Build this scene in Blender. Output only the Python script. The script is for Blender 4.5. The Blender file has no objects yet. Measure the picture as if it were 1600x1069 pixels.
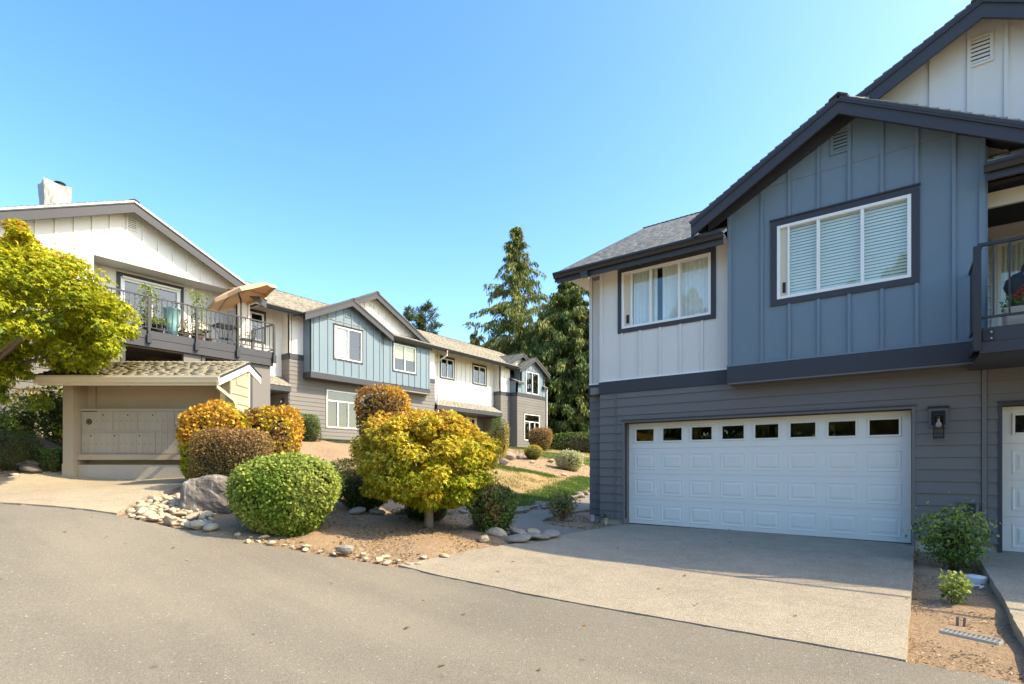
import bpy, bmesh, math, random
import numpy as np
from mathutils import Vector, Matrix
from mathutils.geometry import delaunay_2d_cdt
random.seed(7); RNG = np.random.default_rng(7)
scene = bpy.context.scene
COL = scene.collection
R_ = math.radians
# ------------------------------------------------------------------ camera, sky, sun, exposure
CAMZ = 1.31
cam = bpy.data.cameras.new('camera'); cam_o = bpy.data.objects.new('camera', cam); COL.objects.link(cam_o)
cam_o.location = (0, 0, CAMZ); cam_o.rotation_euler = (R_(90), 0, R_(36.6))
cam.sensor_width = 36; cam.lens = 817 / 1600 * 36; cam.shift_y = (724 - 534.5) / 1600
cam.clip_start = .05; cam.clip_end = 2000
scene.camera = cam_o
SUN_EL, SUN_AZ = R_(43.3), math.atan2(.95, .47)          # azimuth clockwise from +Y
w = bpy.data.worlds.new('World'); scene.world = w; w.use_nodes = True
nt = w.node_tree; nt.nodes.clear()
sky = nt.nodes.new('ShaderNodeTexSky'); sky.sky_type = 'NISHITA'; sky.sun_disc = False
sky.sun_elevation = SUN_EL; sky.sun_rotation = SUN_AZ
sky.altitude = 0; sky.air_density = 1.0; sky.dust_density = 1.4; sky.ozone_density = 4.0
bg = nt.nodes.new('ShaderNodeBackground'); bg.inputs['Strength'].default_value = .15
wo = nt.nodes.new('ShaderNodeOutputWorld')
hs = nt.nodes.new('ShaderNodeHueSaturation'); hs.inputs['Saturation'].default_value = 1.28; hs.inputs['Hue'].default_value = .508
nt.links.new(sky.outputs[0], hs.inputs['Color']); nt.links.new(hs.outputs[0], bg.inputs[0]); nt.links.new(bg.outputs[0], wo.inputs[0])
sl = bpy.data.lights.new('sun', 'SUN'); sl.energy = 2.0; sl.angle = R_(.53); sl.color = (1, .95, .89)
so = bpy.data.objects.new('sun', sl); COL.objects.link(so)
sd = Vector((math.sin(SUN_AZ) * math.cos(SUN_EL), math.cos(SUN_AZ) * math.cos(SUN_EL), math.sin(SUN_EL)))
so.rotation_euler = sd.to_track_quat('Z', 'Y').to_euler(); so.location = (20, 10, 30)
vs = scene.view_settings; vs.view_transform = 'Standard'; vs.look = 'None'; vs.exposure = 1.95; vs.gamma = 1; vs.use_curve_mapping = False
vs.use_white_balance = True; vs.white_balance_temperature = 8900; vs.white_balance_tint = 3
scene.render.engine = 'CYCLES'
scene.cycles.max_bounces = 8; scene.cycles.transparent_max_bounces = 12
# ------------------------------------------------------------------ materials
def nmat(name):
    m = bpy.data.materials.new(name); m.use_nodes = True
    return m, m.node_tree, m.node_tree.nodes['Principled BSDF']
def N(nt, typ, **kw):
    n = nt.nodes.new(typ)
    for k, v in kw.items():
        if k in n.inputs: n.inputs[k].default_value = v
        else: setattr(n, k, v)
    return n
def ramp(nt, fac, stops):
    r = nt.nodes.new('ShaderNodeValToRGB'); e = r.color_ramp.elements
    while len(e) < len(stops): e.new(.5)
    for i, (p, c) in enumerate(stops): e[i].position = p; e[i].color = (*c, 1)
    nt.links.new(fac, r.inputs[0]); return r.outputs[0]
def mix(nt, fac, a, b, mode='MIX'):
    m = nt.nodes.new('ShaderNodeMix'); m.data_type = 'RGBA'; m.blend_type = mode
    for s, v in ((m.inputs[0], fac), (m.inputs[6], a), (m.inputs[7], b)):
        if hasattr(v, 'is_output'): nt.links.new(v, s)
        elif isinstance(v, (int, float)): s.default_value = v
        else: s.default_value = (*v, 1)
    return m.outputs[2]
def geo(nt): return nt.nodes.new('ShaderNodeNewGeometry')
def noise(nt, vec, scale, detail=4, rough=.55):
    n = N(nt, 'ShaderNodeTexNoise', Scale=scale, Detail=detail, Roughness=rough)
    if vec is not None: nt.links.new(vec, n.inputs['Vector'])
    return n.outputs[0]
def mapping(nt, vec, scale):
    m = nt.nodes.new('ShaderNodeMapping'); m.inputs['Scale'].default_value = scale
    nt.links.new(vec, m.inputs['Vector']); return m.outputs[0]
def bump(nt, h, strength, dist, bsdf):
    b = N(nt, 'ShaderNodeBump', Strength=strength, Distance=dist)
    nt.links.new(h, b.inputs['Height']); nt.links.new(b.outputs[0], bsdf.inputs['Normal'])
def hx(r, g, b): return tuple((c / 255 / 12.92 if c / 255 <= .04045 else ((c / 255 + .055) / 1.055) ** 2.4) for c in (r, g, b))
def scl(c, k): return tuple(min(1, v * k) for v in c)
def paint(name, col, rough=.55, var=.08, grain=None, spec=.3, bumps=.08, metallic=0, objvar=.05, big=.6):
    m, nt, b = nmat(name); g = geo(nt)
    n1 = noise(nt, g.outputs['Position'], big, 4)
    c = ramp(nt, n1, [(.3, scl(col, 1 - var)), (.7, scl(col, 1 + var))])
    oi = nt.nodes.new('ShaderNodeObjectInfo')
    c = mix(nt, objvar, c, ramp(nt, oi.outputs['Random'], [(0, scl(col, .4)), (1, scl(col, 1.6))]))
    v = g.outputs['Position']
    if grain: v = mapping(nt, v, grain)
    n2 = noise(nt, v, 1 if grain else 30, 5, .65)
    c = mix(nt, var * .8, c, ramp(nt, n2, [(.3, scl(col, .6)), (.7, scl(col, 1.3))]))
    nt.links.new(c, b.inputs['Base Color'])
    b.inputs['Roughness'].default_value = rough; b.inputs['Metallic'].default_value = metallic
    b.inputs['Specular IOR Level'].default_value = spec
    if bumps: bump(nt, n2, bumps, .01, b)
    return m
GR = (3, 3, 60)
M = {}
M['charcoal'] = paint('charcoal_trim_paint', (.050, .052, .062), .5, .1, (14, 14, 14))
M['gutter'] = paint('gutter_black_paint', (.022, .024, .028), .35, .1, spec=.5, bumps=.02)
M['blue'] = paint('blue_siding_paint', (.158, .222, .268), .6, .05, (60, 60, 4))
M['grey'] = paint('grey_siding_paint', (.160, .150, .143), .6, .06, GR, objvar=.06)
M['white'] = paint('white_siding_paint', (.70, .675, .63), .6, .04, (60, 60, 4), bumps=.04, objvar=.02)
M['vinyl'] = paint('white_vinyl', (.84, .83, .79), .35, .02, spec=.45, bumps=0, objvar=.01)
M['door'] = paint('white_door_paint', (.78, .755, .69), .42, .03, spec=.4, bumps=.015, objvar=.015)
M['taupe'] = paint('taupe_paint', (.40, .325, .235), .6, .08, (50, 50, 3), objvar=.04)
M['cream'] = paint('cream_trim_paint', (.66, .59, .46), .55, .05, bumps=.03)
M['conc'] = paint('foundation_concrete', (.40, .36, .30), .9, .15, bumps=.3)
M['mailbox'] = paint('mailbox_metal_paint', (.36, .315, .255), .42, .05, spec=.5, bumps=.01, objvar=.06)
M['steel'] = paint('railing_black_metal', (.030, .028, .028), .4, .1, spec=.5, bumps=.02)
M['alu'] = paint('galvanised_metal', (.45, .45, .44), .45, .15, metallic=.7, bumps=.03)
M['brass'] = paint('aged_brass', (.20, .15, .07), .45, .2, metallic=.5)
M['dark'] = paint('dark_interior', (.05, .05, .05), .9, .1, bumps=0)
M['room'] = paint('room_interior', (.22, .21, .19), .9, .1, bumps=0)
M['black'] = paint('black_plastic', (.02, .02, .022), .45, .1, bumps=0)
M['wood'] = paint('weathered_wood', (.17, .12, .08), .8, .2, (30, 30, 4))
M['curtain'] = paint('pale_curtain_cloth', (.80, .82, .80), .85, .04, bumps=0)
M['blind'] = paint('pale_blind_slats', (.80, .82, .68), .6, .04, bumps=0)
M['shade'] = paint('olive_roller_shade', (.50, .50, .22), .8, .04, bumps=0)
M['tarp'] = paint('white_tarpaulin', (.33, .315, .30), .45, .05, spec=.4, bumps=.1)
M['canvas'] = paint('tan_canvas', (.62, .40, .25), .85, .06, (90, 90, 90), bumps=.05)
M['glaze'] = paint('turquoise_glaze', (.20, .42, .46), .2, .15, spec=.6, bumps=.05, big=5)
M['terra'] = paint('brown_clay', (.16, .09, .06), .8, .15)
M['cover'] = paint('black_grill_cover', (.03, .032, .038), .5, .2, bumps=.3)
M['stonepot'] = paint('cast_stone', (.42, .38, .31), .9, .15, bumps=.4)
M['white_pvc'] = paint('white_pvc', (.72, .70, .66), .5, .06, bumps=.02)
M['bark'] = paint('tree_bark', (.12, .085, .06), .9, .3, (25, 25, 5), bumps=.6)
M['barkgrey'] = paint('grey_bark', (.20, .16, .13), .9, .3, (25, 25, 5), bumps=.6)
M['bulb'] = paint('frosted_bulb', (.85, .84, .80), .3, .02, bumps=0)
def glass(name, refl=1.6, tint=(.96, .98, .97), extra=0.):
    m, nt, b = nmat(name); nt.nodes.remove(b)
    o = nt.nodes['Material Output']
    t = N(nt, 'ShaderNodeBsdfTransparent'); t.inputs[0].default_value = (*tint, 1)
    g = N(nt, 'ShaderNodeBsdfGlossy', Roughness=.0)
    f = N(nt, 'ShaderNodeFresnel', IOR=refl)
    ge = geo(nt); nz = noise(nt, ge.outputs['Position'], .9, 1)
    bp = N(nt, 'ShaderNodeBump', Strength=.03, Distance=.02); nt.links.new(nz, bp.inputs['Height'])
    nt.links.new(bp.outputs[0], g.inputs['Normal'])
    iv = N(nt, 'ShaderNodeMath', operation='SUBTRACT'); iv.inputs[0].default_value = 1; nt.links.new(ge.outputs['Backfacing'], iv.inputs[1])
    a = N(nt, 'ShaderNodeMath', operation='MULTIPLY'); nt.links.new(f.outputs[0], a.inputs[0]); nt.links.new(iv.outputs[0], a.inputs[1])
    x = nt.nodes.new('ShaderNodeMixShader'); nt.links.new(a.outputs[0], x.inputs[0])
    nt.links.new(t.outputs[0], x.inputs[1]); nt.links.new(g.outputs[0], x.inputs[2]); nt.links.new(x.outputs[0], o.inputs[0])
    return m
M['glass'] = glass('window_glass', 2.1)
M['glass2'] = glass('tinted_glass', 1.7, (.55, .58, .56))
M['clear'] = glass('lantern_glass', 1.45, (.8, .8, .8))
def shingle_mat(name, cols, moss=0):
    m, nt, b = nmat(name); g = geo(nt)
    c = ramp(nt, g.outputs['Random Per Island'], [(i / (len(cols) - 1), c) for i, c in enumerate(cols)])
    n = noise(nt, g.outputs['Position'], 120, 3, .7)
    c = mix(nt, .45, c, ramp(nt, n, [(.3, scl(cols[0], .55)), (.7, scl(cols[-1], 1.25))]))
    n2 = noise(nt, g.outputs['Position'], .5, 4)
    c = mix(nt, .25, c, ramp(nt, n2, [(.35, scl(cols[0], .7)), (.65, scl(cols[-1], 1.1))]))
    if moss:
        sep = N(nt, 'ShaderNodeSeparateXYZ'); nt.links.new(g.outputs['Position'], sep.inputs[0])
        mr = N(nt, 'ShaderNodeMapRange'); mr.inputs[1].default_value = -13.2; mr.inputs[2].default_value = -14.9
        nt.links.new(sep.outputs[0], mr.inputs[0])
        n3 = noise(nt, g.outputs['Position'], 6, 5, .7)
        ad = N(nt, 'ShaderNodeMath', operation='MULTIPLY_ADD'); ad.inputs[1].default_value = 1.6; ad.inputs[2].default_value = -.45
        nt.links.new(n3, ad.inputs[0])
        mu = N(nt, 'ShaderNodeMath', operation='MULTIPLY', use_clamp=True); nt.links.new(ad.outputs[0], mu.inputs[0]); nt.links.new(mr.outputs[0], mu.inputs[1])
        m3 = N(nt, 'ShaderNodeMath', operation='MULTIPLY', use_clamp=True); m3.inputs[1].default_value = 2.2; nt.links.new(mu.outputs[0], m3.inputs[0])
        c = mix(nt, m3.outputs[0], c, ramp(nt, n3, [(.3, (.035, .035, .014)), (.7, (.11, .085, .03))]))
    nt.links.new(c, b.inputs['Base Color']); b.inputs['Roughness'].default_value = .95; b.inputs['Specular IOR Level'].default_value = .1
    bump(nt, n, .15, .003, b); return m
M['shingle'] = shingle_mat('tan_roof_shingles', [(.20, .182, .158), (.28, .256, .218), (.34, .314, .268)])
M['shingle_moss'] = shingle_mat('mossy_roof_shingles', [(.24, .205, .15), (.33, .285, .20), (.40, .35, .25)], 1)
M['shingle_dk'] = shingle_mat('dark_ridge_shingles', [(.06, .052, .045), (.10, .085, .07)])
def asphalt():
    m, nt, b = nmat('old_asphalt'); g = geo(nt); P = g.outputs['Position']
    v = N(nt, 'ShaderNodeTexVoronoi', Scale=130); nt.links.new(P, v.inputs['Vector'])
    sepc = N(nt, 'ShaderNodeSeparateColor'); nt.links.new(v.outputs['Color'], sepc.inputs[0])
    c = ramp(nt, sepc.outputs[0], [(0, (0.107, 0.093, 0.073)), (.45, (0.196, 0.171, 0.132)), (.85, (0.272, 0.236, 0.180)), (1, (0.431, 0.371, 0.284))])
    c = mix(nt, .5, c, ramp(nt, noise(nt, P, 45, 4, .7), [(.35, (0.107, 0.093, 0.073)), (.65, (0.298, 0.258, 0.198))]))
    n1 = noise(nt, P, .55, 5, .6)
    c = mix(nt, .28, c, ramp(nt, n1, [(.35, (0.134, 0.120, 0.100)), (.65, (0.292, 0.249, 0.186))]))
    tr = noise(nt, mapping(nt, P, (.12, .9, 1)), 1.3, 3)
    c = mix(nt, .3, c, ramp(nt, tr, [(.4, (0.152, 0.136, 0.113)), (.6, (0.261, 0.225, 0.173))]))
    v2 = N(nt, 'ShaderNodeTexVoronoi', Scale=38); nt.links.new(P, v2.inputs['Vector'])
    s2 = N(nt, 'ShaderNodeSeparateColor'); nt.links.new(v2.outputs['Color'], s2.inputs[0])
    g2 = N(nt, 'ShaderNodeMath', operation='GREATER_THAN'); g2.inputs[1].default_value = .955; nt.links.new(s2.outputs[1], g2.inputs[0])
    l2 = N(nt, 'ShaderNodeMath', operation='LESS_THAN'); l2.inputs[1].default_value = .32; nt.links.new(v2.outputs['Distance'], l2.inputs[0])
    m2 = N(nt, 'ShaderNodeMath', operation='MULTIPLY'); nt.links.new(g2.outputs[0], m2.inputs[0]); nt.links.new(l2.outputs[0], m2.inputs[1])
    c = mix(nt, m2.outputs[0], c, (0.336, 0.315, 0.268))
    st = ramp(nt, noise(nt, P, 4.2, 2, .4), [(.745, (0, 0, 0)), (.79, (1, 1, 1))])
    c = mix(nt, mix(nt, .5, (0, 0, 0), st), c, (0.076, 0.066, 0.053))
    nt.links.new(c, b.inputs['Base Color']); b.inputs['Roughness'].default_value = .9; b.inputs['Specular IOR Level'].default_value = .2
    bump(nt, v.outputs['Distance'], .5, .006, b); return m
M['asphalt'] = asphalt()
def aggregate(name, cols, sc=84, dirt=.25):
    m, nt, b = nmat(name); g = geo(nt); P = g.outputs['Position']
    v = N(nt, 'ShaderNodeTexVoronoi', Scale=sc); nt.links.new(P, v.inputs['Vector'])
    s = N(nt, 'ShaderNodeSeparateColor'); nt.links.new(v.outputs['Color'], s.inputs[0])
    c = ramp(nt, s.outputs[0], [(0, cols[0]), (.35, cols[1]), (.7, cols[2]), (1, cols[3])])
    c = mix(nt, ramp(nt, v.outputs['Distance'], [(.35, (0, 0, 0)), (.75, (.75, .75, .75))]), c, scl(cols[1], .55))
    n1 = noise(nt, P, .7, 6, .62)
    c = mix(nt, dirt, c, ramp(nt, n1, [(.32, scl(cols[0], .75)), (.68, scl(cols[2], 1.1))]))
    n3 = noise(nt, P, 3.5, 5, .7)
    c = mix(nt, dirt * .7, c, ramp(nt, n3, [(.35, scl(cols[0], .8)), (.65, scl(cols[2], 1.1))]))
    nt.links.new(c, b.inputs['Base Color']); b.inputs['Roughness'].default_value = .85; b.inputs['Specular IOR Level'].default_value = .25
    iv = N(nt, 'ShaderNodeMath', operation='SUBTRACT'); iv.inputs[0].default_value = 1; nt.links.new(v.outputs['Distance'], iv.inputs[1])
    bump(nt, iv.outputs[0], .6, .008, b); return m
M['agg'] = aggregate('exposed_aggregate_concrete', [(.24, .20, .15), (.345, .287, .213), (.42, .352, .262), (.56, .49, .385)])
M['agg2'] = aggregate('worn_aggregate_apron', [(0.269, 0.216, 0.154), (0.404, 0.330, 0.234), (0.490, 0.402, 0.285), (0.636, 0.540, 0.399)], 90, .2)
M['pathm'] = aggregate('grey_aggregate_path', [(0.138, 0.119, 0.100), (0.225, 0.194, 0.163), (0.300, 0.263, 0.219), (0.450, 0.400, 0.338)])
def soil():
    m, nt, b = nmat('soil_and_dry_grass'); g = geo(nt); P = g.outputs['Position']
    n0 = noise(nt, P, 9, 8, .72); n1 = noise(nt, P, .8, 5, .6); n2 = noise(nt, P, 60, 4, .75)
    c = ramp(nt, n0, [(.25, (0.151, 0.091, 0.054)), (.5, (0.325, 0.211, 0.127)), (.75, (0.457, 0.316, 0.201))])
    c = mix(nt, .4, c, ramp(nt, n1, [(.35, (0.241, 0.153, 0.092)), (.65, (0.433, 0.299, 0.189))]))
    c = mix(nt, .45, c, ramp(nt, n2, [(.3, (0.108, 0.068, 0.042)), (.7, (0.553, 0.410, 0.271))]))
    dry = ramp(nt, n2, [(.3, (0.229, 0.158, 0.065)), (.7, (0.457, 0.334, 0.160))])
    grn = ramp(nt, n2, [(.3, (0.058, 0.104, 0.018)), (.7, (0.155, 0.232, 0.045))])
    a = N(nt, 'ShaderNodeAttribute', attribute_name='lawn'); a2 = N(nt, 'ShaderNodeAttribute', attribute_name='green')
    def edge(att):
        k = N(nt, 'ShaderNodeMath', operation='MULTIPLY_ADD'); k.inputs[1].default_value = 1.0; nt.links.new(n0, k.inputs[0]); nt.links.new(att.outputs['Fac'], k.inputs[2])
        return ramp(nt, k.outputs[0], [(.85, (0, 0, 0)), (1.15, (1, 1, 1))])
    c = mix(nt, edge(a), c, dry); c = mix(nt, edge(a2), c, grn)
    nt.links.new(c, b.inputs['Base Color']); b.inputs['Roughness'].default_value = .95; b.inputs['Specular IOR Level'].default_value = .1
    bump(nt, n0, .9, .05, b); return m
M['soil'] = soil()
def rockm(name, cols, sc=6):
    m, nt, b = nmat(name); g = geo(nt); P = g.outputs['Position']
    oi = nt.nodes.new('ShaderNodeObjectInfo')
    c = ramp(nt, oi.outputs['Random'], [(i / (len(cols) - 1), k) for i, k in enumerate(cols)])
    n = noise(nt, P, sc, 8, .7)
    c = mix(nt, .4, c, ramp(nt, n, [(.3, scl(cols[0], .5)), (.7, scl(cols[-1], 1.2))]))
    n2 = noise(nt, P, sc * 9, 5, .7)
    c = mix(nt, .3, c, ramp(nt, n2, [(.3, scl(cols[0], .5)), (.7, scl(cols[-1], 1.3))]))
    nt.links.new(c, b.inputs['Base Color']); b.inputs['Roughness'].default_value = .85; b.inputs['Specular IOR Level'].default_value = .2
    bump(nt, n, .6, .03, b); return m
M['cobble'] = rockm('river_stone', [(0.355, 0.299, 0.212), (0.497, 0.425, 0.296), (0.415, 0.380, 0.317), (0.592, 0.517, 0.381), (0.474, 0.368, 0.265)], 9)
M['rockgrey'] = rockm('grey_rock', [(0.237, 0.207, 0.175), (0.355, 0.322, 0.273)], 7)
M['rockdark'] = rockm('dark_rock', [(.10, .085, .07), (.17, .14, .115)], 6)
def boulderm():
    m, nt, b = nmat('lichen_boulder'); g = geo(nt); P = g.outputs['Position']
    n = noise(nt, P, 3.5, 8, .7); n2 = noise(nt, mapping(nt, P, (9, 9, 1.4)), 1, 6, .7)
    c = ramp(nt, n, [(.3, (.10, .08, .065)), (.6, (.21, .18, .15)), (.75, (.30, .27, .24))])
    k = ramp(nt, n2, [(.56, (0, 0, 0)), (.66, (1, 1, 1))])
    c = mix(nt, k, c, (.48, .46, .42))
    nt.links.new(c, b.inputs['Base Color']); b.inputs['Roughness'].default_value = .9
    bump(nt, n, .9, .06, b); return m
M['boulder'] = boulderm()
def leafm(name, cols, trans=.35, rough=.55):
    m, nt, b = nmat(name); g = geo(nt)
    c = ramp(nt, g.outputs['Random Per Island'], [(i / max(1, len(cols) - 1), k) for i, k in enumerate(cols)])
    nt.links.new(c, b.inputs['Base Color']); b.inputs['Roughness'].default_value = rough; b.inputs['Specular IOR Level'].default_value = .25
    t = N(nt, 'ShaderNodeBsdfTranslucent'); nt.links.new(mix(nt, .35, c, scl(cols[-1], 1.2)), t.inputs[0])
    x = nt.nodes.new('ShaderNodeMixShader'); x.inputs[0].default_value = trans
    o = nt.nodes['Material Output']
    nt.links.new(b.outputs[0], x.inputs[1]); nt.links.new(t.outputs[0], x.inputs[2]); nt.links.new(x.outputs[0], o.inputs[0])
    return m
L = {}
L['box'] = leafm('boxwood_leaves', [(0.062, 0.125, 0.015), (0.125, 0.213, 0.027), (0.200, 0.300, 0.044), (0.312, 0.388, 0.075)])
L['boxlt'] = leafm('young_boxwood_leaves', [(0.196, 0.287, 0.046), (0.322, 0.380, 0.081), (0.414, 0.437, 0.115)])
L['dkgreen'] = leafm('dark_green_leaves', [(0.024, 0.046, 0.012), (0.042, 0.078, 0.017), (0.072, 0.120, 0.026), (0.120, 0.156, 0.048)])
L['midgreen'] = leafm('mid_green_leaves', [(0.044, 0.094, 0.015), (0.075, 0.144, 0.025), (0.125, 0.213, 0.037), (0.200, 0.275, 0.075)])
L['orange'] = leafm('orange_autumn_leaves', [(0.312, 0.120, 0.024), (0.504, 0.240, 0.036), (0.660, 0.360, 0.048), (0.696, 0.480, 0.084)])
L['yellow'] = leafm('yellow_autumn_leaves', [(0.414, 0.322, 0.023), (0.575, 0.437, 0.040), (0.667, 0.529, 0.057), (0.690, 0.598, 0.115)])
L['limeyellow'] = leafm('lime_yellow_leaves', [(.32, .34, .02), (.46, .45, .03), (.62, .55, .05)])
L['lime'] = leafm('lime_autumn_leaves', [(0.172, 0.230, 0.016), (0.299, 0.333, 0.023), (0.425, 0.425, 0.034)])
L['rust'] = leafm('rust_brown_leaves', [(0.130, 0.061, 0.026), (0.247, 0.123, 0.039), (0.364, 0.205, 0.072), (0.442, 0.300, 0.130)])
L['brownolive'] = leafm('olive_brown_leaves', [(0.091, 0.065, 0.023), (0.169, 0.130, 0.039), (0.273, 0.208, 0.065), (0.351, 0.273, 0.117)])
L['varieg'] = leafm('variegated_leaves', [(.26, .30, .11), (.45, .46, .24), (.60, .58, .36)])
L['gold'] = leafm('golden_shrub_leaves', [(0.240, 0.204, 0.024), (0.396, 0.324, 0.036), (0.528, 0.432, 0.060)])
L['cedar'] = leafm('cedar_sprays', [(0.076, 0.117, 0.027), (0.142, 0.184, 0.039), (0.228, 0.243, 0.061), (0.325, 0.294, 0.099)], .2)
L['cedarb'] = leafm('browning_cedar_sprays', [(0.186, 0.132, 0.047), (0.295, 0.194, 0.078)], .2)
L['cedardk'] = leafm('dark_cedar_sprays', [(0.021, 0.035, 0.010), (0.076, 0.121, 0.027), (0.122, 0.181, 0.041)], .2)
L['pine'] = leafm('pine_needles', [(0.045, 0.068, 0.024), (0.083, 0.112, 0.038), (0.128, 0.150, 0.053)], .2)
L['grass'] = leafm('grass_blades', [(.05, .10, .015), (.10, .17, .03), (.16, .24, .05)], .3)
L['drygrass'] = leafm('dry_grass_blades', [(.25, .18, .07), (.36, .27, .12), (.45, .35, .17)], .3)
L['chip'] = leafm('bark_chips', [(.07, .04, .022), (.20, .125, .07), (.36, .26, .16), (.52, .43, .31)], 0, .9)
L['red'] = leafm('red_flower_petals', [(.40, .03, .02), (.55, .08, .04)])
L['twig'] = leafm('twig_mass', [(.030, .024, .014), (.055, .042, .022)], 0, .9)
# ------------------------------------------------------------------ object helpers
ORG = {}
def tag(o, label=None, cat=None, group=None, kind=None):
    if label: o['label'] = label
    if cat: o['category'] = cat
    if group: o['group'] = group
    if kind: o['kind'] = kind
    return o
def thing(name, loc, label, cat, group=None):
    o = bpy.data.objects.new(name, None); o.empty_display_size = .2
    COL.objects.link(o); o.location = loc; ORG[o.name] = Vector(loc)
    return tag(o, label, cat, group)
def link(me, name, parent=None, loc=(0, 0, 0)):
    o = bpy.data.objects.new(name, me); COL.objects.link(o)
    loc = Vector(loc); ORG[o.name] = loc
    if parent is not None:
        o.parent = parent; o.location = loc - ORG[parent.name]
    else: o.location = loc
    return o
def ren(o, n):
    W = ORG[o.name]; o.name = n; ORG[o.name] = W
def dup(o, delta, parent=None, mat=None):
    c = o.copy(); COL.objects.link(c)
    W = ORG[o.name] + Vector(delta); ORG[c.name] = W
    p = parent if parent is not None else o.parent
    c.parent = p; c.location = W - (ORG[p.name] if p else Vector())
    return c
class Fr:
    """a facade frame: a runs along the wall, o outward, z up"""
    def __init__(s, ox, oy, ax, ay, nx, ny): s.O = (ox, oy); s.A = (ax, ay); s.N = (nx, ny)
    def p(s, a, o, z): return (s.O[0] + s.A[0] * a + s.N[0] * o, s.O[1] + s.A[1] * a + s.N[1] * o, z)
    def av(s): return Vector((s.A[0], s.A[1], 0))
    def nv(s): return Vector((s.N[0], s.N[1], 0))
class MB:
    def __init__(s): s.v = []; s.f = []
    def hexa(s, p):
        n = len(s.v); s.v += [tuple(q) for q in p]
        s.f += [tuple(n + i for i in q) for q in ((0, 1, 2, 3), (7, 6, 5, 4), (0, 4, 5, 1), (1, 5, 6, 2), (2, 6, 7, 3), (3, 7, 4, 0))]
        return s
    def box(s, x0, x1, y0, y1, z0, z1):
        return s.hexa([(x0, y0, z0), (x1, y0, z0), (x1, y1, z0), (x0, y1, z0), (x0, y0, z1), (x1, y0, z1), (x1, y1, z1), (x0, y1, z1)])
    def fb(s, F, a0, a1, o0, o1, z0, z1):
        return s.hexa([F.p(a0, o0, z0), F.p(a1, o0, z0), F.p(a1, o1, z0), F.p(a0, o1, z0), F.p(a0, o0, z1), F.p(a1, o0, z1), F.p(a1, o1, z1), F.p(a0, o1, z1)])
    def ext(s, A, B):
        n = len(s.v); k = len(A); s.v += [tuple(q) for q in A] + [tuple(q) for q in B]
        s.f.append(tuple(range(n, n + k))); s.f.append(tuple(range(n + 2 * k - 1, n + k - 1, -1)))
        for i in range(k): j = (i + 1) % k; s.f.append((n + i, n + k + i, n + k + j, n + j))
        return s
    def az(s, F, pts, o0, o1): return s.ext([F.p(a, o0, z) for a, z in pts], [F.p(a, o1, z) for a, z in pts])
    def oz(s, F, pts, a0, a1): return s.ext([F.p(a0, o, z) for o, z in pts], [F.p(a1, o, z) for o, z in pts])
    def tube(s, pts, r, n=6, cap=True):
        pts = [Vector(p) for p in pts]; k = len(pts); rr = r if isinstance(r, (list, tuple)) else [r] * k
        base = len(s.v)
        for i, p in enumerate(pts):
            d = (pts[min(i + 1, k - 1)] - pts[max(i - 1, 0)]).normalized()
            u = d.cross(Vector((.13, .27, .95)) if abs(d.z) < .9 else Vector((1, .1, 0))).normalized(); q = d.cross(u)
            for j in range(n):
                t = 2 * math.pi * (j + .5) / n; s.v.append(tuple(p + u * (rr[i] * math.cos(t)) + q * (rr[i] * math.sin(t))))
        for i in range(k - 1):
            for j in range(n):
                a = base + i * n + j; b = base + i * n + (j + 1) % n; s.f.append((a, b, b + n, a + n))
        if cap:
            s.f.append(tuple(base + j for j in range(n))[::-1]); s.f.append(tuple(base + (k - 1) * n + j for j in range(n)))
        return s
    def lathe(s, c, prof, n=20):
        b = len(s.v)
        for r, z in prof:
            for j in range(n): t = 2 * math.pi * j / n; s.v.append((c[0] + r * math.cos(t), c[1] + r * math.sin(t), c[2] + z))
        for i in range(len(prof) - 1):
            for j in range(n): a = b + i * n + j; q = b + i * n + (j + 1) % n; s.f.append((a, q, q + n, a + n))
        s.f.append(tuple(b + j for j in range(n))[::-1]); s.f.append(tuple(b + (len(prof) - 1) * n + j for j in range(n)))
        return s
    def build(s, name, mat, parent=None, smooth=False, bevel=0, kind=None, label=None):
        V = np.array(s.v); c = (V.min(0) + V.max(0)) / 2
        me = bpy.data.meshes.new(name); me.from_pydata([tuple(q) for q in V - c], [], s.f); me.materials.append(mat)
        bm = bmesh.new(); bm.from_mesh(me); bmesh.ops.recalc_face_normals(bm, faces=bm.faces)
        if bevel: bmesh.ops.bevel(bm, geom=bm.edges[:], offset=bevel, segments=1, affect='EDGES', clamp_overlap=True)
        bm.to_mesh(me); bm.free()
        if smooth:
            for p in me.polygons: p.use_smooth = True
        o = link(me, name, parent, c)
        if kind: o['kind'] = kind
        if label: o['label'] = label
        return o
def npmesh(name, V, Fs, mats, mi=None, smooth=False):
    """V (n,3); Fs (m,k) with constant k"""
    V = np.asarray(V, np.float32); Fs = np.asarray(Fs, np.int32); m, k = Fs.shape
    me = bpy.data.meshes.new(name)
    me.vertices.add(len(V)); me.vertices.foreach_set('co', V.ravel())
    me.loops.add(m * k); me.loops.foreach_set('vertex_index', Fs.ravel())
    me.polygons.add(m); me.polygons.foreach_set('loop_start', np.arange(0, m * k, k, dtype=np.int32))
    for q in (mats if isinstance(mats, list) else [mats]): me.materials.append(q)
    if mi is not None: me.polygons.foreach_set('material_index', np.asarray(mi, np.int32))
    if smooth: me.polygons.foreach_set('use_smooth', np.ones(m, bool))
    me.update(calc_edges=True); me.validate(); return me
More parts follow.
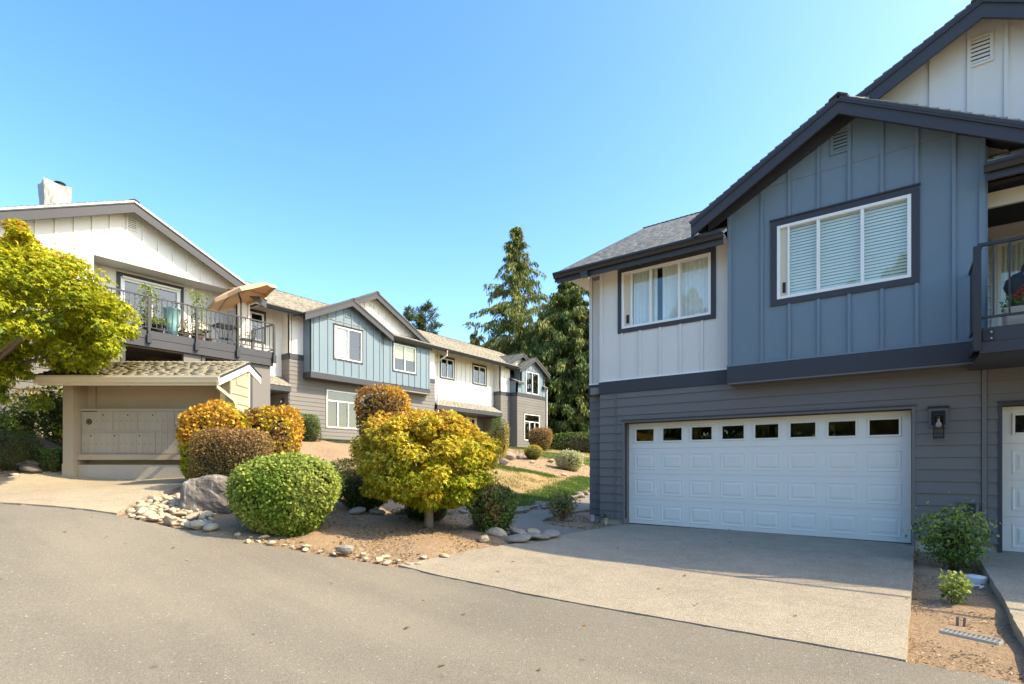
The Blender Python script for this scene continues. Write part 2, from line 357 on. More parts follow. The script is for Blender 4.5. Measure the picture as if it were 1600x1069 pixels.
# ------------------------------------------------------------------ terrain
GC = np.array([(-5.7,10.4,0),(-2.5,10.4,0),(1,10.4,-.02),(5,10.4,-.03),(-2,7.5,-.09),(1,7,-.11),(-5,4.9,-.14),(-5.2,7.5,.02),(0,4.7,-.2),(5,4.6,-.25),(0,0,-.25),(8,0,-.3),(0,-8,-.3),(-5,0,-.1),(-5,-6,-.1),
(14,10,-.05),(10,18,0),(-6,15,.05),(-6,22,.15),(0,18,0),(-6.2,11,.02),(14,-12,-.3),(12,38,.2),
(-6.5,4.27,.02),(-8.25,3.59,.25),(-9.85,2.86,.5),(-11.6,1.85,.65),(-8,0,.25),(-12,-3,.55),(-20,-5,1.0),(-14,-12,.5),(-28,-12,1.0),
(-7.8,4.6,.26),(-6.7,6.53,.2),(-9.6,4.1,.47),(-10.4,4.9,.72),(-8.7,6.6,.36),(-7.6,7.4,.16),(-5.66,7.07,.08),
(-15.4,3.49,.99),(-12.5,5.65,.99),(-14.8,5.8,1.1),(-17.9,4,2.12),(-17.9,8,2.2),(-16.3,5.6,1.5),(-17,1.5,1.25),(-20,0,1.5),(-28,3,2.2),
(-21,13,2.42),(-21,20,2.42),(-20.5,29,2.36),(-20.5,33,2.3),(-28,20,2.6),(-28,36,2.6),(-16,10,1.75),(-14,10,1.3),(-14,15,1.42),(-14,22,1.5),(-10,14,.6),(-10.5,9,.6),(-8,9.7,.15),(-7.6,13,.12),(-8.5,18,.25),(-10,25,.7),(-10,33,1.1),(-5,34,.6),(-6.5,28,.35)], float)
def _fit(P, lam=.02):
    n = len(P); d = np.hypot(P[:, None, 0] - P[None, :, 0], P[:, None, 1] - P[None, :, 1])
    K = np.where(d > 0, d * d * np.log(d + 1e-9), 0) + lam * np.eye(n)
    A = np.zeros((n + 3, n + 3)); A[:n, :n] = K; A[:n, n] = 1; A[:n, n + 1:] = P[:, :2]; A[n:, :n] = A[:n, n:].T
    return np.linalg.solve(A, np.r_[P[:, 2], 0, 0, 0])
_W = _fit(GC)
def gz(x, y):
    x = np.clip(np.asarray(x, float), -30, 15); y = np.clip(np.asarray(y, float), -14, 40)
    d = np.sqrt((x[..., None] - GC[:, 0]) ** 2 + (y[..., None] - GC[:, 1]) ** 2)
    return np.sum(np.where(d > 1e-6, d * d * np.log(d + 1e-9), 0) * _W[:len(GC)], -1) + _W[-3] + _W[-2] * x + _W[-1] * y
def g1(x, y): return float(gz(np.array(x), np.array(y)))
def inpoly(x, y, poly):
    x = np.asarray(x); y = np.asarray(y); r = np.zeros(x.shape, bool); n = len(poly)
    for i in range(n):
        x0, y0 = poly[i]; x1, y1 = poly[(i + 1) % n]
        if y0 == y1: continue
        c = ((y0 > y) != (y1 > y)) & (x < (x1 - x0) * (y - y0) / (y1 - y0) + x0); r ^= c
    return r
STREET = [(16, 4.95), (1, 4.95), (-2.1, 4.97), (-4.2, 4.95), (-5.24, 4.84), (-6.0, 4.52), (-6.8, 4.15), (-8.2, 3.56), (-9.86, 2.87), (-11.64, 1.86), (-15, -.6), (-22, -5), (-27, -13.5), (16, -13.5)]
DRIVE = [(.18, 10.66), (.12, 8), (.03, 4.96), (-2.1, 4.98), (-4.2, 4.96), (-5.2, 4.86), (-5.5, 4.8), (-5.35, 5.4), (-5.15, 6.2), (-5.0, 6.8), (-4.9, 7.5), (-4.95, 8.6), (-4.85, 9.6), (-4.76, 10.66)]
DRIVE2 = [(.88, 10.66), (.85, 7.5), (.80, 4.96), (6.5, 4.96), (6.5, 10.66)]
APRON = [(-9.88, 2.9), (-10.4, 3.22), (-11.08, 3.75), (-11.5, 4.45), (-11.95, 5.3), (-12.3, 6.2), (-15.9, 3.9), (-16.0, 3.1), (-15.4, 2.35), (-14.9, 1.2), (-13.9, .25), (-11.66, 1.88)]
PATH = [(-4.97, 8.6), (-4.92, 7.6), (-5.05, 7.15), (-5.75, 7.75), (-6.35, 8.6), (-7.25, 10.0), (-7.7, 12.0), (-7.9, 14), (-8.4, 15.9), (-9.9, 20), (-7.4, 20), (-6.8, 13), (-6.75, 10.9), (-6.45, 9.8), (-6.05, 9.35), (-5.45, 9.15), (-4.97, 9.15)]
STRIP = [(.16, 10.4), (.88, 10.4), (.80, 4.95), (.03, 4.95)]
def densify(poly, step):
    out = []
    for i, (a, b) in enumerate(zip(poly, poly[1:] + poly[:1])):
        k = max(1, int(math.hypot(b[0] - a[0], b[1] - a[1]) / step))
        for j in range(k): out.append((a[0] + (b[0] - a[0]) * j / k, a[1] + (b[1] - a[1]) * j / k))
    return out
def sheet(name, poly, dz, mat, step=.4, skirt=.14, jit=0, seed=0):
    rr = random.Random(seed)
    B = densify(poly, step if not jit else .12)
    if jit: B = [(x + rr.uniform(-jit, jit), y + rr.uniform(-jit, jit)) for x, y in B]
    X0, Y0 = np.min(B, 0); X1, Y1 = np.max(B, 0)
    gx, gy = np.meshgrid(np.arange(X0 + step / 2, X1, step), np.arange(Y0 + step / 2, Y1, step))
    ins = inpoly(gx, gy, B); pts = B + list(zip(gx[ins], gy[ins])); nb = len(B)
    v, e, f, *_ = delaunay_2d_cdt([Vector(p) for p in pts], [(i, (i + 1) % nb) for i in range(nb)], [], 1, 1e-4)
    P = np.array([(q.x, q.y) for q in v]); Z = gz(P[:, 0], P[:, 1]) + dz
    V = [(x, y, z) for (x, y), z in zip(P, Z)]; F = [tuple(q) for q in f]
    n = len(V); V += [(x, y, float(gz(np.array(x), np.array(y))) + dz - skirt) for x, y in B]
    V += [(x, y, float(gz(np.array(x), np.array(y))) + dz) for x, y in B]
    F += [(n + i, n + (i + 1) % nb, n + nb + (i + 1) % nb, n + nb + i) for i in range(nb)]
    me = bpy.data.meshes.new(name); me.from_pydata(V, [], F); me.materials.append(mat)
    bm = bmesh.new(); bm.from_mesh(me); bmesh.ops.remove_doubles(bm, verts=bm.verts, dist=.0005)
    bmesh.ops.recalc_face_normals(bm, faces=bm.faces); bm.to_mesh(me); bm.free()
    return tag(link(me, name), kind='structure')
sheet('street', STREET, .0, M['asphalt'], .5, .1, .018, 1)
sheet('driveway', DRIVE, .012, M['agg'], .4, .2, .006, 2)
sheet('driveway', DRIVE2, .02, M['agg'], .4, .2, .006, 3)
sheet('pavement', APRON, .02, M['agg2'], .35, .12, .01, 4)
sheet('path', PATH, .008, M['pathm'], .35, .1, .02, 5)
LAWN = [(-8.6, 8.6), (-7.75, 10.2), (-8.0, 12.1), (-8.2, 14), (-8.7, 16), (-10.2, 20.2), (-8, 24), (-9, 36), (-20.9, 36), (-20.9, 12), (-17.5, 11.5), (-13.5, 11), (-10.5, 9.5)]
BED = [(-16.5, 15.6), (-15.0, 15.2), (-12.2, 17.0), (-10.6, 19.0), (-9.6, 23), (-12.0, 23.5), (-13.7, 21.8), (-15.2, 21.4), (-17.3, 24.0), (-18.3, 23.6), (-18.0, 19), (-17.5, 16.5)]
DIRT = [(-21, 9.5), (-21, 15.0), (-18.5, 15.5), (-14, 14.2), (-11.3, 12.0), (-9.0, 9.3), (-8.4, 6), (-12, 6), (-16, 8.5)]
GREENS = [[(-8.0, 10.2), (-8.1, 14), (-9.0, 16.4), (-9.9, 16.0), (-9.3, 13.8), (-8.9, 11.2)], [(-9, 16.4), (-10.2, 20), (-11.0, 19.5), (-9.9, 16)],
          [(-20.8, 26), (-20.8, 32.5), (-18.6, 29), (-17.8, 25.3), (-18.6, 24.0)], [(-16.6, 24.2), (-14.6, 22.2), (-12.2, 24), (-13, 27.5), (-16.8, 27)],
          [(-12.6, 16.2), (-11, 17.6), (-11.4, 18.1), (-14.2, 15.9), (-13.9, 15.1)], [(-20.9, 13), (-20.9, 17.5), (-19.6, 17), (-19.3, 14)], [(-11.5, 23.5), (-9.5, 25), (-9.5, 30), (-12.5, 29)]]
def ground():
    xs = np.r_[-400, -200, -100, -60, -40, np.arange(-30, 15.01, .22), 25, 50, 100, 200, 400]
    ys = np.r_[-400, -200, -100, -60, -30, np.arange(-14, 40.01, .22), 50, 70, 100, 200, 400]
    X, Y = np.meshgrid(xs, ys); Z = gz(X, Y) - .035
    f = inpoly(X, Y, STREET) | inpoly(X, Y, APRON) | inpoly(X, Y, DRIVE) | inpoly(X, Y, PATH) | inpoly(X, Y, DRIVE2)
    wob = .018 * (np.sin(X * 3.1 + 1.3 * np.sin(Y * 2.2)) + np.sin(Y * 4.3 + X * 1.7)) + RNG.normal(0, .008, X.shape)
    Z = np.where(f, Z - .06, Z + np.where((X > -20) & (X < 15), wob, 0) + .02)
    s = (X > .12) & (X < .90) & (Y > 4.9) & (Y < 10.5); Z = np.where(s, gz(X, Y) - .09 + wob * .8, Z)
    far = np.hypot(X + 8, Y - 12); Z = np.where(far > 120, Z - 1.0, Z)
    lawn = inpoly(X, Y, LAWN) & ~inpoly(X, Y, BED) & ~inpoly(X, Y, DIRT)
    lawn |= (Y > 33) | (X < -28) | (X > 14)
    gr = np.zeros(X.shape, bool)
    for g in GREENS: gr |= inpoly(X, Y, g)
    gr |= (Y > 38) | (Y < -14) | (X < -29)
    ny, nx = X.shape; idx = np.arange(nx * ny).reshape(ny, nx)
    F = np.stack([idx[:-1, :-1], idx[:-1, 1:], idx[1:, 1:], idx[1:, :-1]], -1).reshape(-1, 4)
    me = npmesh('ground', np.stack([X, Y, Z], -1).reshape(-1, 3), F, M['soil'], smooth=True)
    for n, a in (('lawn', lawn * .55), ('green', gr * .55)):
        at = me.attributes.new(n, 'FLOAT', 'POINT'); at.data.foreach_set('value', a.astype(np.float32).ravel())
    tag(link(me, 'ground'), kind='structure')
ground()
# ------------------------------------------------------------------ building pieces
def shingles(parent, P0, A, LA, U, LU, mat, pitch=.14, tab=.30, th=.012, name='shingles'):
    P0 = np.array(P0); A = np.array(A); U = np.array(U); n = np.cross(A, U); n /= np.linalg.norm(n)
    if n[2] < 0: n = -n
    nc = int(LU / pitch); V = []
    for i in range(nc):
        x = -random.uniform(0, tab); u0 = i * pitch - .02; u1 = min(LU, (i + 1) * pitch + .03)
        while x < LA:
            wd = tab * random.uniform(.55, 1.3); a0 = max(0, x); a1 = min(LA, x + wd - .006); x += wd
            if a1 - a0 < .02: continue
            t = th * random.uniform(.7, 1.9); du = random.uniform(-.008, .008)
            b = [P0 + A * a + U * u + n * h for a, u, h in ((a0, u0 + du, .001), (a1, u0 + du, .001), (a1, u0 + du, .001 + t + th), (a0, u0 + du, .001 + t + th), (a1, u1, .003), (a0, u1, .003))]
            V.append(b)
    V = np.array(V); k = len(V); base = (np.arange(k) * 6)[:, None, None]
    T = np.array([(0, 1, 2), (0, 2, 3), (3, 2, 4), (3, 4, 5), (1, 4, 2), (0, 3, 5)])[None]
    F = (base + T).reshape(-1, 3)
    VV = V.reshape(-1, 3); c = VV.mean(0)
    o = link(npmesh(name, VV - c, F, mat), name, parent, c); o['kind'] = 'stuff'; return o
def roof_slab(parent, P0, A, LA, U, LU, t, mat, smat, name='roof', **kw):
    P0 = Vector(P0); A = Vector(A); U = Vector(U); n = A.cross(U).normalized()
    if n.z < 0: n = -n
    q = [P0, P0 + A * LA, P0 + A * LA + U * LU, P0 + U * LU]
    mb = MB().hexa([p - n * t for p in q] + q); o = mb.build(name, mat, parent)
    shingles(o, P0, A, LA, U, LU, smat, **kw); return o
def ridge_cap(parent, p0, p1, mat, s=.14, w=.13, slope=.5):
    p0 = Vector(p0); p1 = Vector(p1); d = (p1 - p0).normalized(); n = int((p1 - p0).length / s); side = d.cross(Vector((0, 0, 1))).normalized()
    mb = MB()
    for i in range(n):
        a = p0 + d * (i * s); b = a + d * (s * 1.25); h = .03; h2 = .012
        for sg in (1, -1):
            e = side * (w * sg); dz = Vector((0, 0, -w * slope))
            mb.hexa([a, b, b + e + dz, a + e + dz, a + Vector((0, 0, h)), b + Vector((0, 0, h2)), b + e + dz + Vector((0, 0, h2)), a + e + dz + Vector((0, 0, h))])
    return mb.build('ridge_cap', mat, parent, kind='stuff')
def gable(F, parent, apk, zpk, sl, aL, aR, of, ob, fh, smat, cap=True, trim=True, left=True, right=True, soff=None, pitch=.14):
    A = -F.nv()
    for sg, ae, on in ((-1, aL, left), (1, aR, right)):
        if not on: continue
        run = abs(ae - apk); ze = zpk - sl * run
        U = Vector(F.p(apk, 0, zpk)) - Vector(F.p(ae, 0, ze)); LU = U.length; U.normalize()
        roof_slab(parent, F.p(ae, of + .03, ze), A, of - ob, U, LU, .045, soff or M['charcoal'], smat, pitch=pitch)
        MB().az(F, [(apk, zpk - .012), (ae, ze - .012), (ae, ze - fh), (apk, zpk - fh)], of - .045, of).build('rake_board', M['charcoal'], parent)
        if trim: MB().az(F, [(apk, zpk - .008), (ae, ze - .008), (ae, ze - .085), (apk, zpk - .085)], of + .002, of + .024).build('rake_trim', M['charcoal'], parent)
    if cap: ridge_cap(parent, F.p(apk, of + .05, zpk + .012), F.p(apk, ob, zpk + .012), M['shingle_dk'], slope=sl)
def cuts(a0, a1, ops, extra=()):
    s = {a0, a1}
    for o in ops:
        for q in o[:2]:
            if a0 < q < a1: s.add(q)
    for q in extra:
        if a0 + .01 < q < a1 - .01: s.add(q)
    return sorted(s)
def spans(z0, z1, am, ops):
    iv = [(z0, z1)]
    for (p, q, b, t) in ops:
        if p < am < q:
            iv = [x for (u, v) in iv for x in ((u, min(v, b)), (max(u, t), v)) if x[1] - x[0] > .004]
    return iv
def lap(F, par, a0, a1, o, z0, z1, ops=(), course=.187, zref=None, mat=None, step=.022, top=None):
    mat = mat or M['grey']; zref = z0 if zref is None else zref
    zs = [z0] + [zref + course * k for k in range(-3, 80) if z0 + .03 < zref + course * k < z1 - .015] + [z1]
    for u, v in zip(zs, zs[1:]):
        runs = []; c = cuts(a0, a1, ops)
        for p, q in zip(c, c[1:]):
            for (s, t) in spans(u, v, (p + q) / 2, ops):
                if runs and abs(runs[-1][1] - p) < 1e-6 and runs[-1][2:] == [s, t]: runs[-1][1] = q
                else: runs.append([p, q, s, t])
        for p, q, s, t in runs:
            MB().oz(F, [(o - .01, s + .001), (o + step, s + .001), (o + step, s + .006), (o + .004, t), (o - .01, t)], p, q).build('siding_plank', mat, par)
def bb(F, par, a0, a1, o, z0, top, batt, ops=(), mat=None, bw=.045, bt=.028, seam=None, corners=(True, True), mats=None):
    """board and batten: flat panels between battens, corner boards; top is a number or function of a"""
    mat = mat or M['white']; tf = top if callable(top) else (lambda a: top)
    pk = getattr(tf, 'peak', None)
    c = cuts(a0, a1, ops, list(batt) + ([pk] if pk else []))
    zl = [z0] + ([seam] if seam else []) + [99]
    for p, q in zip(c, c[1:]):
        for (s0, t0) in zip(zl, zl[1:]):
            s0 = s0 + (.004 if s0 != z0 else 0)
            for (s, t) in spans(s0, min(t0, max(tf(p), tf(q))), (p + q) / 2, ops):
                tp, tq = min(t, tf(p)), min(t, tf(q))
                if max(tp, tq) - s < .01: continue
                MB().az(F, [(p, s), (q, s), (q, max(tq, s + .001)), (p, max(tp, s + .001))], o - .015, o).build('wall_panel', mat, par)
    bl = [(b, bw) for b in batt if a0 + .08 < b < a1 - .08]
    if corners[0]: bl.append((a0 + .035, .07))
    if corners[1]: bl.append((a1 - .035, .07))
    for b, wd in bl:
        for (s, t) in spans(z0, tf(b), b, [(p - .02, q + .02, u, v) for p, q, u, v in ops]):
            if t - s > .03: MB().fb(F, b - wd / 2, b + wd / 2, o + .001, o + bt, s, t).build('batten', mat, par)
def backing(F, par, a0, a1, o, z0, top, ops=(), mat=None, th=.1):
    mat = mat or M['dark']; tf = top if callable(top) else (lambda a: top); pk = getattr(tf, 'peak', None)
    c = cuts(a0, a1, ops, [pk] if pk else []); mb = MB()
    for p, q in zip(c, c[1:]):
        for (s, t) in spans(z0, max(tf(p), tf(q)), (p + q) / 2, ops):
            tp, tq = min(t, tf(p)), min(t, tf(q)); mb.az(F, [(p, s), (q, s), (q, max(tq, s + .001)), (p, max(tp, s + .001))], o - th - .017, o - .017)
    return mb.build('wall', mat, par)
def window(F, par, a0, a1, z0, z1, o, mull, casing=.09, cm=None, transom=None, blind=None, insert=None, fr=.05, glassm=None, label=None, head=True):
    """casing outer a0..a1; mull: fractional positions of upright bars"""
    cm = cm or M['charcoal']; gm = glassm or M['glass']
    b0, b1, y0, y1 = a0 + casing, a1 - casing, z0 + casing, z1 - casing
    m = MB()
    m.fb(F, b0, b0 + fr, o - .06, o + .03, y0, y1).fb(F, b1 - fr, b1, o - .06, o + .03, y0, y1)
    m.fb(F, b0 + fr, b1 - fr, o - .06, o + .03, y0, y0 + fr).fb(F, b0 + fr, b1 - fr, o - .06, o + .03, y1 - fr, y1)
    zt = y1 - fr
    if transom:
        zt = y0 + (y1 - y0) * transom; m.fb(F, b0 + fr, b1 - fr, o - .055, o + .02, zt, zt + .06)
    xs = [b0 + fr]; i0 = b0 + fr
    if insert: m.fb(F, i0 + insert, i0 + insert + .03, o - .058, o + .022, y0 + fr, zt); xs = [i0 + insert + .03]
    for f in mull:
        x = b0 + (b1 - b0) * f; m.fb(F, x - .025, x + .025, o - .058, o + .022, y0 + fr, zt); xs += [x - .025, x + .025]
    xs.append(b1 - fr)
    w = m.build('window', M['vinyl'], par, bevel=.004, label=label)
    if casing > .02:
        c = MB(); k = .028
        c.fb(F, a0, b0, o - .01, o + k, z0, z1).fb(F, b1, a1, o - .01, o + k, z0, z1).fb(F, b0, b1, o - .01, o + k, z0, y0).fb(F, b0, b1, o - .01, o + k, y1, z1)
        if head: c.fb(F, a0 - .01, a1 + .01, o - .01, o + k + .022, z1, z1 + .022)
        c.build('casing', cm, w)
    for p, q in zip(xs[::2], xs[1::2]):
        MB().fb(F, p, q, o - .036, o - .03, y0 + fr, zt).build('pane', gm, w)
    if transom: MB().fb(F, b0 + fr, b1 - fr, o - .036, o - .03, zt + .06, y1 - fr).build('pane', gm, w)
    if insert:
        MB().fb(F, i0, i0 + insert, o - .04, o - .02, y0 + fr, zt).build('filler_panel', M['taupe'] if 0 else M['cream'], w)
        MB().fb(F, i0 + insert * .3, i0 + insert * .7, o - .02, o - .008, y0 + fr + .06, y0 + fr + .24).build('latch', M['black'], w)
    B0, B1, Z0, Z1 = b0 + fr * .4, b1 - fr * .4, y0 + fr * .4, y1 - fr * .4
    if blind == 'slats':
        mb = MB(); n = int((Z1 - Z0) / .05)
        for i in range(n):
            z = Z0 + (Z1 - Z0) * (i + .5) / n; mb.hexa([F.p(a, oo + e, zz) for e in (0, .002) for a, oo, zz in ((B0, -.085 + o, z + .026), (B1, -.085 + o, z + .026), (B1, -.068 + o, z - .021), (B0, -.068 + o, z - .021))])
        mb.build('blind', M['blind'], w, kind='stuff')
    elif blind == 'curtain' or blind == 'half':
        for lo, hi in (((0, .40), (.46, 1)) if blind == 'curtain' else ((0, .42),)):
            k = 60; A0, A1 = B0 + (B1 - B0) * lo, B0 + (B1 - B0) * hi; V = []
            for i in range(k + 1):
                a = A0 + (A1 - A0) * i / k; oo = o - .10 + .022 * math.sin(i * 1.15) + .008 * math.sin(i * .37)
                V += [F.p(a, oo, Z0), F.p(a, oo + .004 * math.sin(i), Z1)]
            me = npmesh('curtain', V, [(2 * i, 2 * i + 2, 2 * i + 3, 2 * i + 1) for i in range(k)], M['curtain'], smooth=True); link(me, 'curtain', w)
    elif blind == 'shade':
        MB().fb(F, B0, B1, o - .09, o - .08, Z0 + (Z1 - Z0) * .48, Z1).build('roller_shade', M['shade'], w)
    elif blind == 'sheer':
        MB().fb(F, B0, B0 + (B1 - B0) * .5, o - .10, o - .09, Z0, Z1).build('curtain', M['curtain'], w)
    return w
def vent(F, par, a0, a1, z0, z1, o, mat, n=6):
    m = MB(); f = .035
    m.fb(F, a0, a0 + f, o - .01, o + .03, z0, z1).fb(F, a1 - f, a1, o - .01, o + .03, z0, z1).fb(F, a0 + f, a1 - f, o - .01, o + .03, z0, z0 + f).fb(F, a0 + f, a1 - f, o - .01, o + .03, z1 - f, z1)
    v = m.build('vent', mat, par)
    MB().fb(F, a0 + f, a1 - f, o + .001, o + .004, z0 + f, z1 - f).build('vent_backing', M['black'], v)
    for i in range(n):
        z = z0 + f + (z1 - z0 - 2 * f) * (i + .5) / n; h = (z1 - z0 - 2 * f) / n * .62
        MB().az(F, [(a0 + f, z - h / 2), (a1 - f, z - h / 2), (a1 - f, z + h / 2), (a0 + f, z + h / 2)], o + .008, o + .022).build('louvre', mat, v)
def gutter(F, par, a0, a1, o, zt, d=.11, h=.12, mat=None):
    """K-profile gutter: back at o, lip at o+d"""
    pr = [(o, zt - h), (o + d * .55, zt - h), (o + d * .75, zt - h * .55), (o + d, zt - h * .3), (o + d, zt), (o + d - .012, zt), (o + d - .012, zt - h * .25), (o + .012, zt - h * .3), (o + .012, zt), (o, zt)]
    return MB().oz(F, pr, a0, a1).build('gutter', mat or M['gutter'], par)
def downspout(par, pts, mat, r=.045):
    return MB().tube(pts, r, 4).build('downspout', mat, par)
def peakfn(apk, zpk, sl):
    f = lambda a: zpk - sl * abs(a - apk)
    f.peak = apk; return f
def fn(f, peak):
    f.peak = peak; return f
# ------------------------------------------------------------------ right-hand townhouse
FR = Fr(0, 10.45, 1, 0, 0, -1)
T1 = thing('townhouse', (0, 10.45, 0), 'blue and white townhouse with wide white garage door beside the driveway', 'house')
def build_right():
    P = T1
    GD = (-4.75, .145, -.3, 2.175); GD2 = (1.2, 6.2, -.3, 2.16)
    W1 = (-4.90, -2.857, 4.105, 5.49); W2 = (-1.845, .24, 4.078, 5.575)
    w1o = [(W1[0] + .08, W1[1] - .08, W1[2] + .08, W1[3] - .08)]; w2o = [(W2[0] + .09, W2[1] - .09, W2[2] + .09, W2[3] - .09)]
    zr = 2.523 - .187 * 12
    # lower storey: planks over a backing wall with the garage opening
    backing(FR, P, -5.33, 6.5, 0, .12, 2.83, [GD, GD2]); backing(FR, P, -5.72, -5.33, -.25, .12, 5.5)
    lap(FR, P, -5.33, -4.965, 0, .14, 2.83, (), zref=zr)
    lap(FR, P, -4.94, .97, 0, .14, 2.83, [GD], zref=zr); lap(FR, P, -5.72, -5.34, -.25, .14, 2.83, zref=zr)
    lap(FR, P, 1.035, 6.3, 0, .14, 2.83, [GD2], zref=zr)
    MB().fb(FR, -4.963, -4.942, 0, .03, .14, 2.83).build('trim_board', M['grey'], P)
    MB().fb(FR, .975, 1.03, 0, .035, .1, 2.83).build('corner_board', M['grey'], P)
    for q in ((-5.70, -5.30, -.4, -.27), (-5.31, -4.78, -.15, -.02), (.19, 1.17, -.15, -.02)): MB().fb(FR, *q, -.4, .125).build('foundation', M['conc'], P)
    MB().fb(FR, -5.31, -4.80, .0, .035, .118, .139).fb(FR, .20, 1.16, 0, .035, .118, .139).build('drip_edge', M['grey'], P)
    # jambs and head of the garage openings
    for (a0, a1, zt) in ((-4.75, .145, 2.175), (1.2, 6.2, 2.16)):
        MB().fb(FR, a0 - .045, a0 - .001, -.25, .027, -.05, zt + .04).fb(FR, a1 + .001, a1 + .045, -.25, .027, -.05, zt + .04).fb(FR, a0 - .001, a1 + .001, -.25, .027, zt + .002, zt + .04).build('door_jamb', M['grey'] if a0 < 0 else M['charcoal'], P)
        MB().fb(FR, a0 - .06, a1 + .06, .027, .05, zt + .041, zt + .06).build('drip_cap', M['charcoal'], P)
    garage_door(-4.745, .14, 0, 2.165, 8); garage_door(1.205, 6.15, -.03, 2.15, 8)
    # belt band
    MB().fb(FR, -5.35, -2.572, -.01, .03, 2.833, 3.09).build('belt_board', M['charcoal'], P)
    MB().fb(FR, -5.74, -5.353, -.26, -.22, 2.833, 3.09).build('belt_board', M['charcoal'], P)
    MB().fb(FR, -5.34, -2.572, -.01, .038, 3.093, 3.125).build('flashing_strip', M['vinyl'], P)
    MB().fb(FR, -5.73, -5.345, -.26, -.212, 3.093, 3.125).build('flashing_strip', M['vinyl'], P)
    # white upper wall with its window
    backing(FR, P, -5.33, -2.4, 0, 2.83, 5.6, w1o)
    bb(FR, P, -5.33, -2.56, 0, 3.127, 5.58, [-4.805, -4.398, -3.961, -3.54, -3.116], [W1], corners=(True, False))
    bb(FR, P, -5.72, -5.34, -.25, 3.127, 5.6, [], corners=(True, False))
    window(FR, P, *W1, 0, [.345, .665], insert=.15, blind='curtain', head=False)
    # blue bay
    o = .28; top = peakfn(-.79, 7.06, .59)
    backing(FR, P, -2.568, .987, o, 2.80, top, w2o); bt = [-2.42 + .437 * k for k in range(1, 8)]
    bb(FR, P, -2.568, .987, o, 3.135, top, bt, [W2], M['blue'], seam=6.21)
    MB().fb(FR, -2.578, .997, o - .3, o + .03, 2.79, 3.09).build('belt_board', M['charcoal'], P)
    MB().fb(FR, -2.56, .98, .0, o + .036, 2.765, 2.787).build('soffit_trim', M['grey'], P)
    MB().fb(FR, -2.575, .994, o - .01, o + .036, 3.093, 3.133).build('flashing_strip', M['blue'], P)
    FS = Fr(-2.568, 10.17, 0, 1, -1, 0); FS2 = Fr(.987, 10.17, 0, 1, 1, 0)
    bb(FS, P, .0, .26, 0, 3.1, 5.9, [], (), M['blue'], corners=(False, False)); bb(FS2, P, 0, 2.2, 0, 3.1, 5.9, [.5, .95, 1.4, 1.85], (), M['blue'], corners=(True, False))
    window(FR, P, *W2, o, [.335, .665], casing=.105, insert=.115, blind='slats')
    vent(FR, P, -.932, -.645, 6.43, 6.84, o, M['blue'])
    gable(FR, P, -.79, 7.14, .59, -3.113, 1.75, o + .42, -3.2, .27, M['shingle'])
    # big white gable behind
    top2 = peakfn(.951, 8.0, .54)
    backing(FR, P, -2.9, 4.8, 0, 5.5, top2)
    bb(FR, P, -2.6, 4.6, 0, 5.5, top2, [-.75, -.31, .385, .83, 1.24, 1.65, 2.1, 2.5, 2.9, 3.3], (), M['white'], corners=(False, False))
    vent(FR, P, .81, 1.10, 7.26, 7.69, 0, M['white'])
    gable(FR, P, .951, 8.04, .54, -2.9, 4.9, .35, -4.6, .29, M['shingle'])
    # main roof (the blue bay stands through its eave)
    sl = .56; U = Vector((0, 1, sl)).normalized(); k = math.sqrt(1 + sl * sl); ln = 5.05 * k
    roof_slab(P, (-6.18, 9.95, 5.56), (1, 0, 0), 3.60, U, ln, .05, M['white'], M['shingle'], th=.0005)
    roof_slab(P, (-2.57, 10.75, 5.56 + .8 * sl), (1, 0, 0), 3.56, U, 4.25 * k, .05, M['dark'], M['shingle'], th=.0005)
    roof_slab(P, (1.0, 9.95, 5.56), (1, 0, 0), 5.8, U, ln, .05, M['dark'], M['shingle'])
    roof_slab(P, (6.8, 20.05, 5.56), (-1, 0, 0), 5.8, Vector((0, -1, sl)).normalized(), ln, .05, M['white'], M['shingle'], tab=.6, pitch=.28)
    ridge_cap(P, (-6.18, 15, 8.39), (6.8, 15, 8.39), M['shingle_dk'])
    MB().ext([(-6.2, 9.95, 5.55), (-6.2, 15, 8.378), (-6.2, 15, 8.17), (-6.2, 9.95, 5.34)], [(-6.16, 9.95, 5.55), (-6.16, 15, 8.378), (-6.16, 15, 8.17), (-6.16, 9.95, 5.34)]).build('rake_board', M['charcoal'], P)
    for a0, a1 in ((-6.15, -2.60), (1.0, 6.8)):
        MB().fb(FR, a0, a1, .455, .49, 5.32, 5.535).build('fascia_board', M['charcoal'], P)
        gutter(FR, P, a0 - .05, a1, .492, 5.535)
        MB().fb(FR, a0 + .03, a1, -.05, .455, 5.50, 5.52).build('soffit', M['white'], P)
    MB().fb(FR, -5.5, -5.33, .47, .60, 5.30, 5.40).build('gutter_outlet', M['gutter'], P)
    MB().fb(FR, -6.14, -5.74, -3.0, .45, 5.535, 5.55).build('soffit', M['white'], P)
    # end walls, back wall, floors
    FE = Fr(-5.72, 10.7, 0, 1, -1, 0)
    backing(FE, P, 0, 3.9, 0, -.3, lambda a: 5.52 + .56 * (a + .65), (), M['white'])
    MB().ext([(-5.7, 14.5, -.3), (1.0, 14.5, -.3), (1.0, 14.5, 8.0), (-5.7, 14.5, 8.0)], [(-5.7, 14.6, -.3), (1.0, 14.6, -.3), (1.0, 14.6, 8.0), (-5.7, 14.6, 8.0)]).build('rear_wall', M['white'], P)
    MB().box(1.0, 6.6, 19.4, 19.5, -.3, 5.5).build('rear_wall', M['grey'], P); MB().box(6.6, 6.7, 10.5, 19.5, -.3, 5.5).build('end_wall', M['grey'], P); MB().box(.9, 1.0, 14.6, 19.5, -.3, 8.0).build('end_wall', M['white'], P)
